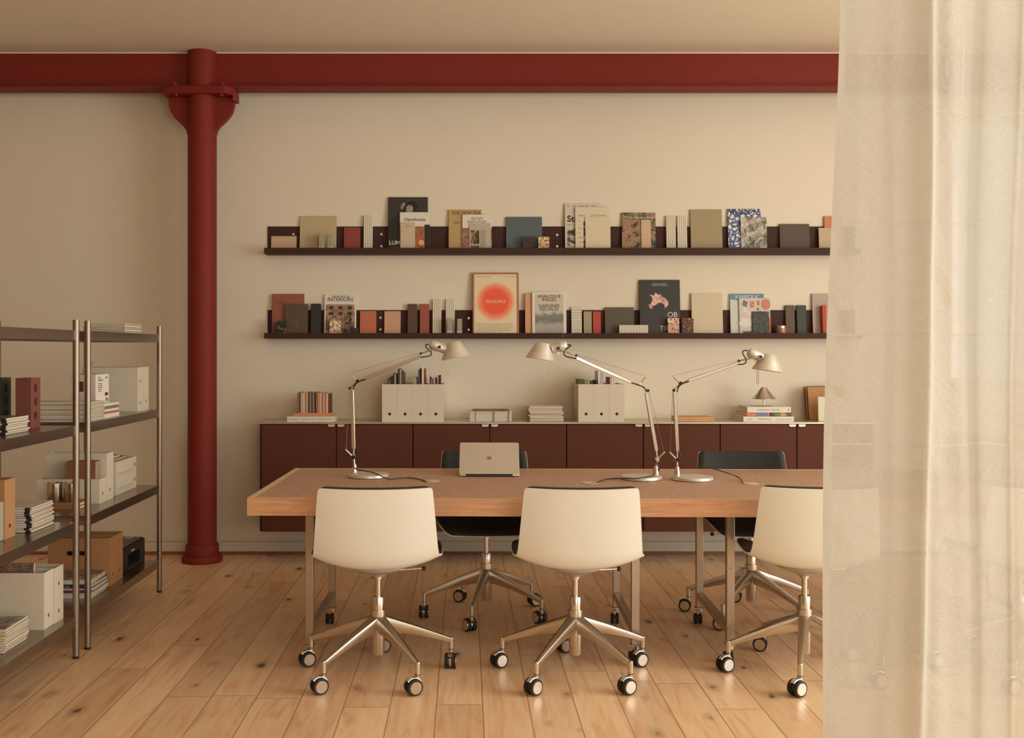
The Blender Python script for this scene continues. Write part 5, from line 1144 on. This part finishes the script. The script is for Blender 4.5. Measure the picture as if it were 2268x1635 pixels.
# ------------------------------------------------------------------ desk lamps
def desk_lamp(lab, Y, base_c, rb, sock, joint, lev, tube0, tube1, k1, k2, lev2, rod2, arm0, arm1, kn, piv, hous, shade, switch, wires, cable, facing):
    bx, _ = XZ(base_c[0], 0, Y); root = thing('desk_lamp', lab, 'lamp', (bx, Y, TZ_ + .0014), 0, 'articulated desk lamps')
    def L(p, dy=0.0): X, Z = XZ(p[0], p[1], Y); return Vector((X - bx, dy, Z - TZ_ - .0014))
    px = Y / F
    MB().lathe([(0, 0), (rb - .002, 0), (rb, .002), (rb, .011), (rb - .003, .0155), (rb - .012, .0165), (0, .0165)], n=64).build('base', M_lampw, root)
    s0 = L(sock); MB().lathe([(.020, .0166), (.0155, .022), (.0150, .026), (.0098, .060), (.009, .062), (0, .062)], (s0.x, 0, 0), n=28).build('socket', M_chrome, root)
    j = L(joint)
    MB().cyl((s0.x, 0, .060), j, .0052, n=16).build('post', M_chrome, root)
    def knob(p, name, r=.0078, dark=True, dep=.009):
        m = MB().cyl(p + Vector((0, -dep, 0)), p + Vector((0, dep, 0)), r, n=24, mi=0)
        m.cyl(p + Vector((0, -dep - .0025, 0)), p + Vector((0, -dep, 0)), r * .62 if not dark else r * .98, n=20, mi=1 if dark else 0)
        m.build(name, [M_chrome, M_black], root)
    knob(j, 'lower_joint', .0105, dark=(facing == 1))
    def bar(a, b, r, name, n=12, mat_=M_chrome, sq=1.0): return MB().cyl(a, b, r, n=n, sq=sq).build(name, mat_, root)
    lv = L(lev); m = MB()
    for dy in (-.006, .006): m.cyl(j + Vector((0, dy, 0)), lv + Vector((0, dy, 0)), .0028, n=8)
    m.cyl(lv + Vector((0, -.009, 0)), lv + Vector((0, .009, 0)), .0038, n=12).build('lower_lever', M_chrome, root)
    bar(j, L(tube0), .0042, 'lower_rod')
    def sqtube(a, b, w_, name):
        d = (b - a).normalized(); u = Vector((0, 1, 0)); v = d.cross(u); m = MB(); pts = []
        for p in (a, b):
            for su, sv in ((-1, -.72), (-.72, -1), (.72, -1), (1, -.72), (1, .72), (.72, 1), (-.72, 1), (-1, .72)): pts.append(p + u * w_ * su + v * w_ * sv)
        m.add(pts, [(i, (i + 1) % 8, 8 + (i + 1) % 8, 8 + i) for i in range(8)] + [tuple(range(8)), tuple(range(8, 16))]); m.build(name, M_chrome, root)
    sqtube(L(tube0), L(tube1), .0088, 'lower_arm')
    a, b = L(k1), L(k2)
    knob(a, 'elbow_knob', .0072); knob(b, 'upper_joint', .0085 if facing == 1 else .0105, dark=(facing == 1))
    m = MB()
    for dy in (-.006, .006): m.cyl(a + Vector((0, dy, 0)), b + Vector((0, dy, 0)), .0032, n=8)
    m.cyl(L(tube1), a, .004, n=10).build('elbow_link', M_chrome, root)
    l2 = L(lev2); m = MB()
    for dy in (-.006, .006): m.cyl(b + Vector((0, dy, 0)), l2 + Vector((0, dy, 0)), .0028, n=8)
    m.cyl(l2 + Vector((0, -.009, 0)), l2 + Vector((0, .009, 0)), .0036, n=12).build('upper_lever', M_chrome, root)
    bar(b, L(rod2), .0036, 'upper_rod')
    sqtube(L(arm0), L(arm1), .0075, 'upper_arm')
    k = L(kn); knob(k, 'arm_end_knob', .0062)
    pv = L(piv, -.0); hz = .030
    m = MB()
    for dy in (-1, 1): m.cyl(k + Vector((0, dy * .006, 0)), k.lerp(pv, .35) + Vector((0, dy * .022, 0)), .0030, n=8).cyl(k.lerp(pv, .35) + Vector((0, dy * .022, 0)), pv + Vector((0, dy * .0265, 0)), .0034, n=8)
    m.build('fork', M_chrome, root)
    h0, h1 = L(hous[0]), L(hous[1]); d = h1 - h0; ln_ = d.length
    Mr = d.to_track_quat('Z', 'Y').to_matrix().to_4x4()
    hd = MB().lathe([(0, 0), (.010, .0005), (.018, .004), (.0225, .012), (.0245, .028), (.0245, ln_ * .5), (.0235, ln_ * .52), (.0235, ln_)], h0, n=32, M=Mr.to_3x3()).build('lamp_head', M_lampw, root)
    MB().cyl(pv + Vector((0, -.0325, 0)), pv + Vector((0, .0325, 0)), .0072, n=20).build('pivot_knob', M_black, hd)
    bu = h0.lerp(h1, .55) + Vector((0, 0, -.030)); MB().cyl(bu + Vector((0, -.004, 0)), bu + Vector((0, .004, 0)), .006, n=14).box((bu.x - .006, -.003, bu.z), (bu.x + .006, .003, bu.z + .012)).build('eyelet', M_lampw, hd)
    (tx0, ty0), (tx1, ty1), (bx0, by0), (bx1, by1) = shade
    tc_, bc_ = L(((tx0 + tx1) / 2, (ty0 + ty1) / 2)), L(((bx0 + bx1) / 2, (by0 + by1) / 2))
    rt = math.hypot(tx1 - tx0, ty1 - ty0) * px / 2; rB = math.hypot(bx1 - bx0, by1 - by0) * px / 2
    across = (L((bx1, by1)) - L((bx0, by0))).normalized(); ax = Vector((0, 1, 0)).cross(across).normalized()
    if ax.z < 0: ax = -ax
    hgt = (tc_ - bc_).dot(ax); Mx = Matrix((across, ax.cross(across), ax)).transposed()
    sh = bc_; shift = tc_ - bc_ - ax * hgt
    n = 56; rows = [(rB, 0), (rB + .0012, .002), (rB - .001, .005), (rB + (rt - rB) * .5, hgt * .5), (rt, hgt - .001), (rt - .002, hgt)]
    V = []; 
    for r_, z_ in rows:
        for i in range(n):
            an = 2 * math.pi * i / n; V.append(sh + shift * (z_ / hgt) + Mx @ Vector((r_ * math.cos(an), r_ * math.sin(an), z_)))
    inner = []
    for r_, z_ in [(rB - .002, .0), (rt - .003, hgt - .003)]:
        for i in range(n): an = 2 * math.pi * i / n; inner.append(sh + shift * (z_ / hgt) + Mx @ Vector((r_ * math.cos(an), r_ * math.sin(an), z_)))
    fs = []
    for jn in range(len(rows) - 1):
        for i in range(n): fs.append((jn * n + i, jn * n + (i + 1) % n, (jn + 1) * n + (i + 1) % n, (jn + 1) * n + i))
    top0 = (len(rows) - 1) * n; fs.append(tuple(range(top0, top0 + n)))
    o_ = len(V); V += inner
    for i in range(n): fs.append((o_ + i, o_ + n + i, o_ + n + (i + 1) % n, o_ + (i + 1) % n)); fs.append((i, o_ + i, o_ + (i + 1) % n, (i + 1) % n))
    fs.append(tuple(reversed(range(o_ + n, o_ + 2 * n))))
    MB().add(V, fs, 0, True).build('lamp_shade', M_lampw, root)
    s0_, s1_ = L(switch[0]), L(switch[1])
    m = MB()
    if len(switch) > 2: g = .004; m.tube([s0_ + Vector((-g, 0, 0)), s1_ + Vector((-g, 0, .008)), s1_, s1_ + Vector((g, 0, .008)), s0_ + Vector((g, 0, 0))], .0012, n=6, smooth_path=3)
    else: m.cyl(s0_ + (s0_ - s1_) * .3, s1_, .0012, n=8).sphere(s1_, .0022, n=8)
    m.build('switch_rod', M_steel, root)
    m = MB()
    for w0, w1 in wires: m.cyl(L(w0), L(w1), .0009, n=6)
    m.build('tension_wire', M_steel, root)
    for seq in cable:
        pts = []
        for kind, x_, y_ in seq:
            if kind == 'p': pts.append(L((x_, y_), -.013))
            elif kind == 'b': v = onz(x_, y_, TZ_ + .022); pts.append(Vector((v[0] - bx, v[1] - Y, .0212)))
            else: v = onz(x_, y_, TZ_ + .004); pts.append(Vector((v[0] - bx, v[1] - Y, .0034 if kind == 't' else .0)))
        MB().tube(pts, .0030 if seq[0][0] == 'p' and seq[-1][0] == 'p' else .0027, n=8, smooth_path=5).build('cable', M_black, root)
    return root
desk_lamp('jointed aluminium desk lamp, leftmost of the three', 5.14, (816, 0), .0995, (785, 0), (783, 1012.5), (766, 996), (783.5, 993.5), (779.5, 864), (775.3, 860), (792, 844), (775.8, 828.5), (812, 838.5), (811, 839), (931, 789.5), (932.2, 783.2), (973.7, 768.5),
  ((951.5, 762), (988, 774)), ((990, 759.5), (1019.5, 754.5), (978, 798.5), (1043, 787.5)), ((986, 800), (992.6, 831)), [((777.5, 826.5), (931, 781)), ((773.3, 861), (766.8, 995)), ((793, 842), (931, 783))],
  [[('p', 950, 763), ('p', 944.5, 763.5), ('p', 943.2, 768), ('p', 951, 776.5), ('p', 955, 780), ('p', 954.5, 787), ('p', 944, 790), ('p', 931, 791.5)],
   [('p', 783, 862.5), ('p', 786.5, 853.5), ('p', 795, 845.5), ('p', 811, 840)],
   [('p', 781, 1019), ('p', 781.5, 1030), ('p', 788, 1037), ('p', 800, 1041), ('b', 829, 1048.0), ('b', 846, 1056), ('t', 862, 1061.5), ('t', 880, 1060), ('t', 905, 1059), ('t', 928, 1062), ('t', 943, 1066.5)]], 1)
desk_lamp('jointed aluminium desk lamp, middle one with its head turned left', 5.055, (1420, 0), .0995, (1453, 0), (1455.5, 1018), (1471.5, 1002), (1453.5, 998), (1431.5, 870.5), (1434.4, 865), (1417, 851.5), (1431.5, 834), (1398, 847), (1397, 846.8), (1277, 793), (1275.6, 787.2), (1235, 772),
  ((1256.5, 763), (1221, 774)), ((1187.5, 757.5), (1218, 762), (1164, 791.5), (1229, 801)), ((1220.3, 802), (1211.3, 830.5)), [((1277, 785.5), (1427, 832)), ((1437.8, 868), (1470.5, 999)), ((1277, 788), (1399, 844))],
  [[('p', 1256.5, 764), ('p', 1263.5, 765.5), ('p', 1252, 775), ('p', 1248, 782), ('p', 1252, 789), ('p', 1263, 792), ('p', 1276, 794.5)],
   [('p', 1430, 868), ('p', 1426, 859), ('p', 1417, 854), ('p', 1398, 848)],
   [('p', 1446, 999), ('p', 1447, 1012), ('p', 1455, 1027), ('p', 1458.5, 1040), ('b', 1452, 1050), ('b', 1437, 1056), ('b', 1410, 1060), ('b', 1385, 1060), ('t', 1365, 1060.5), ('t', 1345, 1061.5), ('t', 1332, 1065), ('t', 1322, 1070)]], -1)
desk_lamp('jointed aluminium desk lamp, rightmost, above the little nickel lamp', 5.03, (1534, 0), .0990, (1500, 0), (1499.5, 1018.5), (1484, 1002.5), (1500, 998), (1494.5, 870.5), (1492, 864.5), (1506.5, 849), (1491.5, 833.5), (1524, 842.5), (1525, 842.8), (1636, 804.5), (1636, 799.5), (1681, 790),
  ((1656, 779.5), (1688, 792)), ((1689, 783.5), (1719.5, 786.8), (1666, 817), (1732, 826)), ((1678, 820), (1678, 850.5), 1), [((1493, 831.5), (1634, 798)), ((1489.6, 867), (1484.5, 1001)), ((1508, 848), (1634, 801))],
  [[('p', 1654, 776.5), ('p', 1646, 777), ('p', 1643.5, 783), ('p', 1650.5, 795), ('p', 1650, 803), ('p', 1643, 807), ('p', 1634, 807.3)],
   [('p', 1498.5, 869), ('p', 1501, 859), ('p', 1508, 851), ('p', 1524, 845)],
   [('p', 1502.5, 998), ('p', 1508, 1011), ('p', 1520, 1022), ('p', 1545, 1033), ('p', 1580, 1038.5), ('p', 1612, 1048), ('p', 1634, 1057), ('t', 1646, 1070)]], 1)
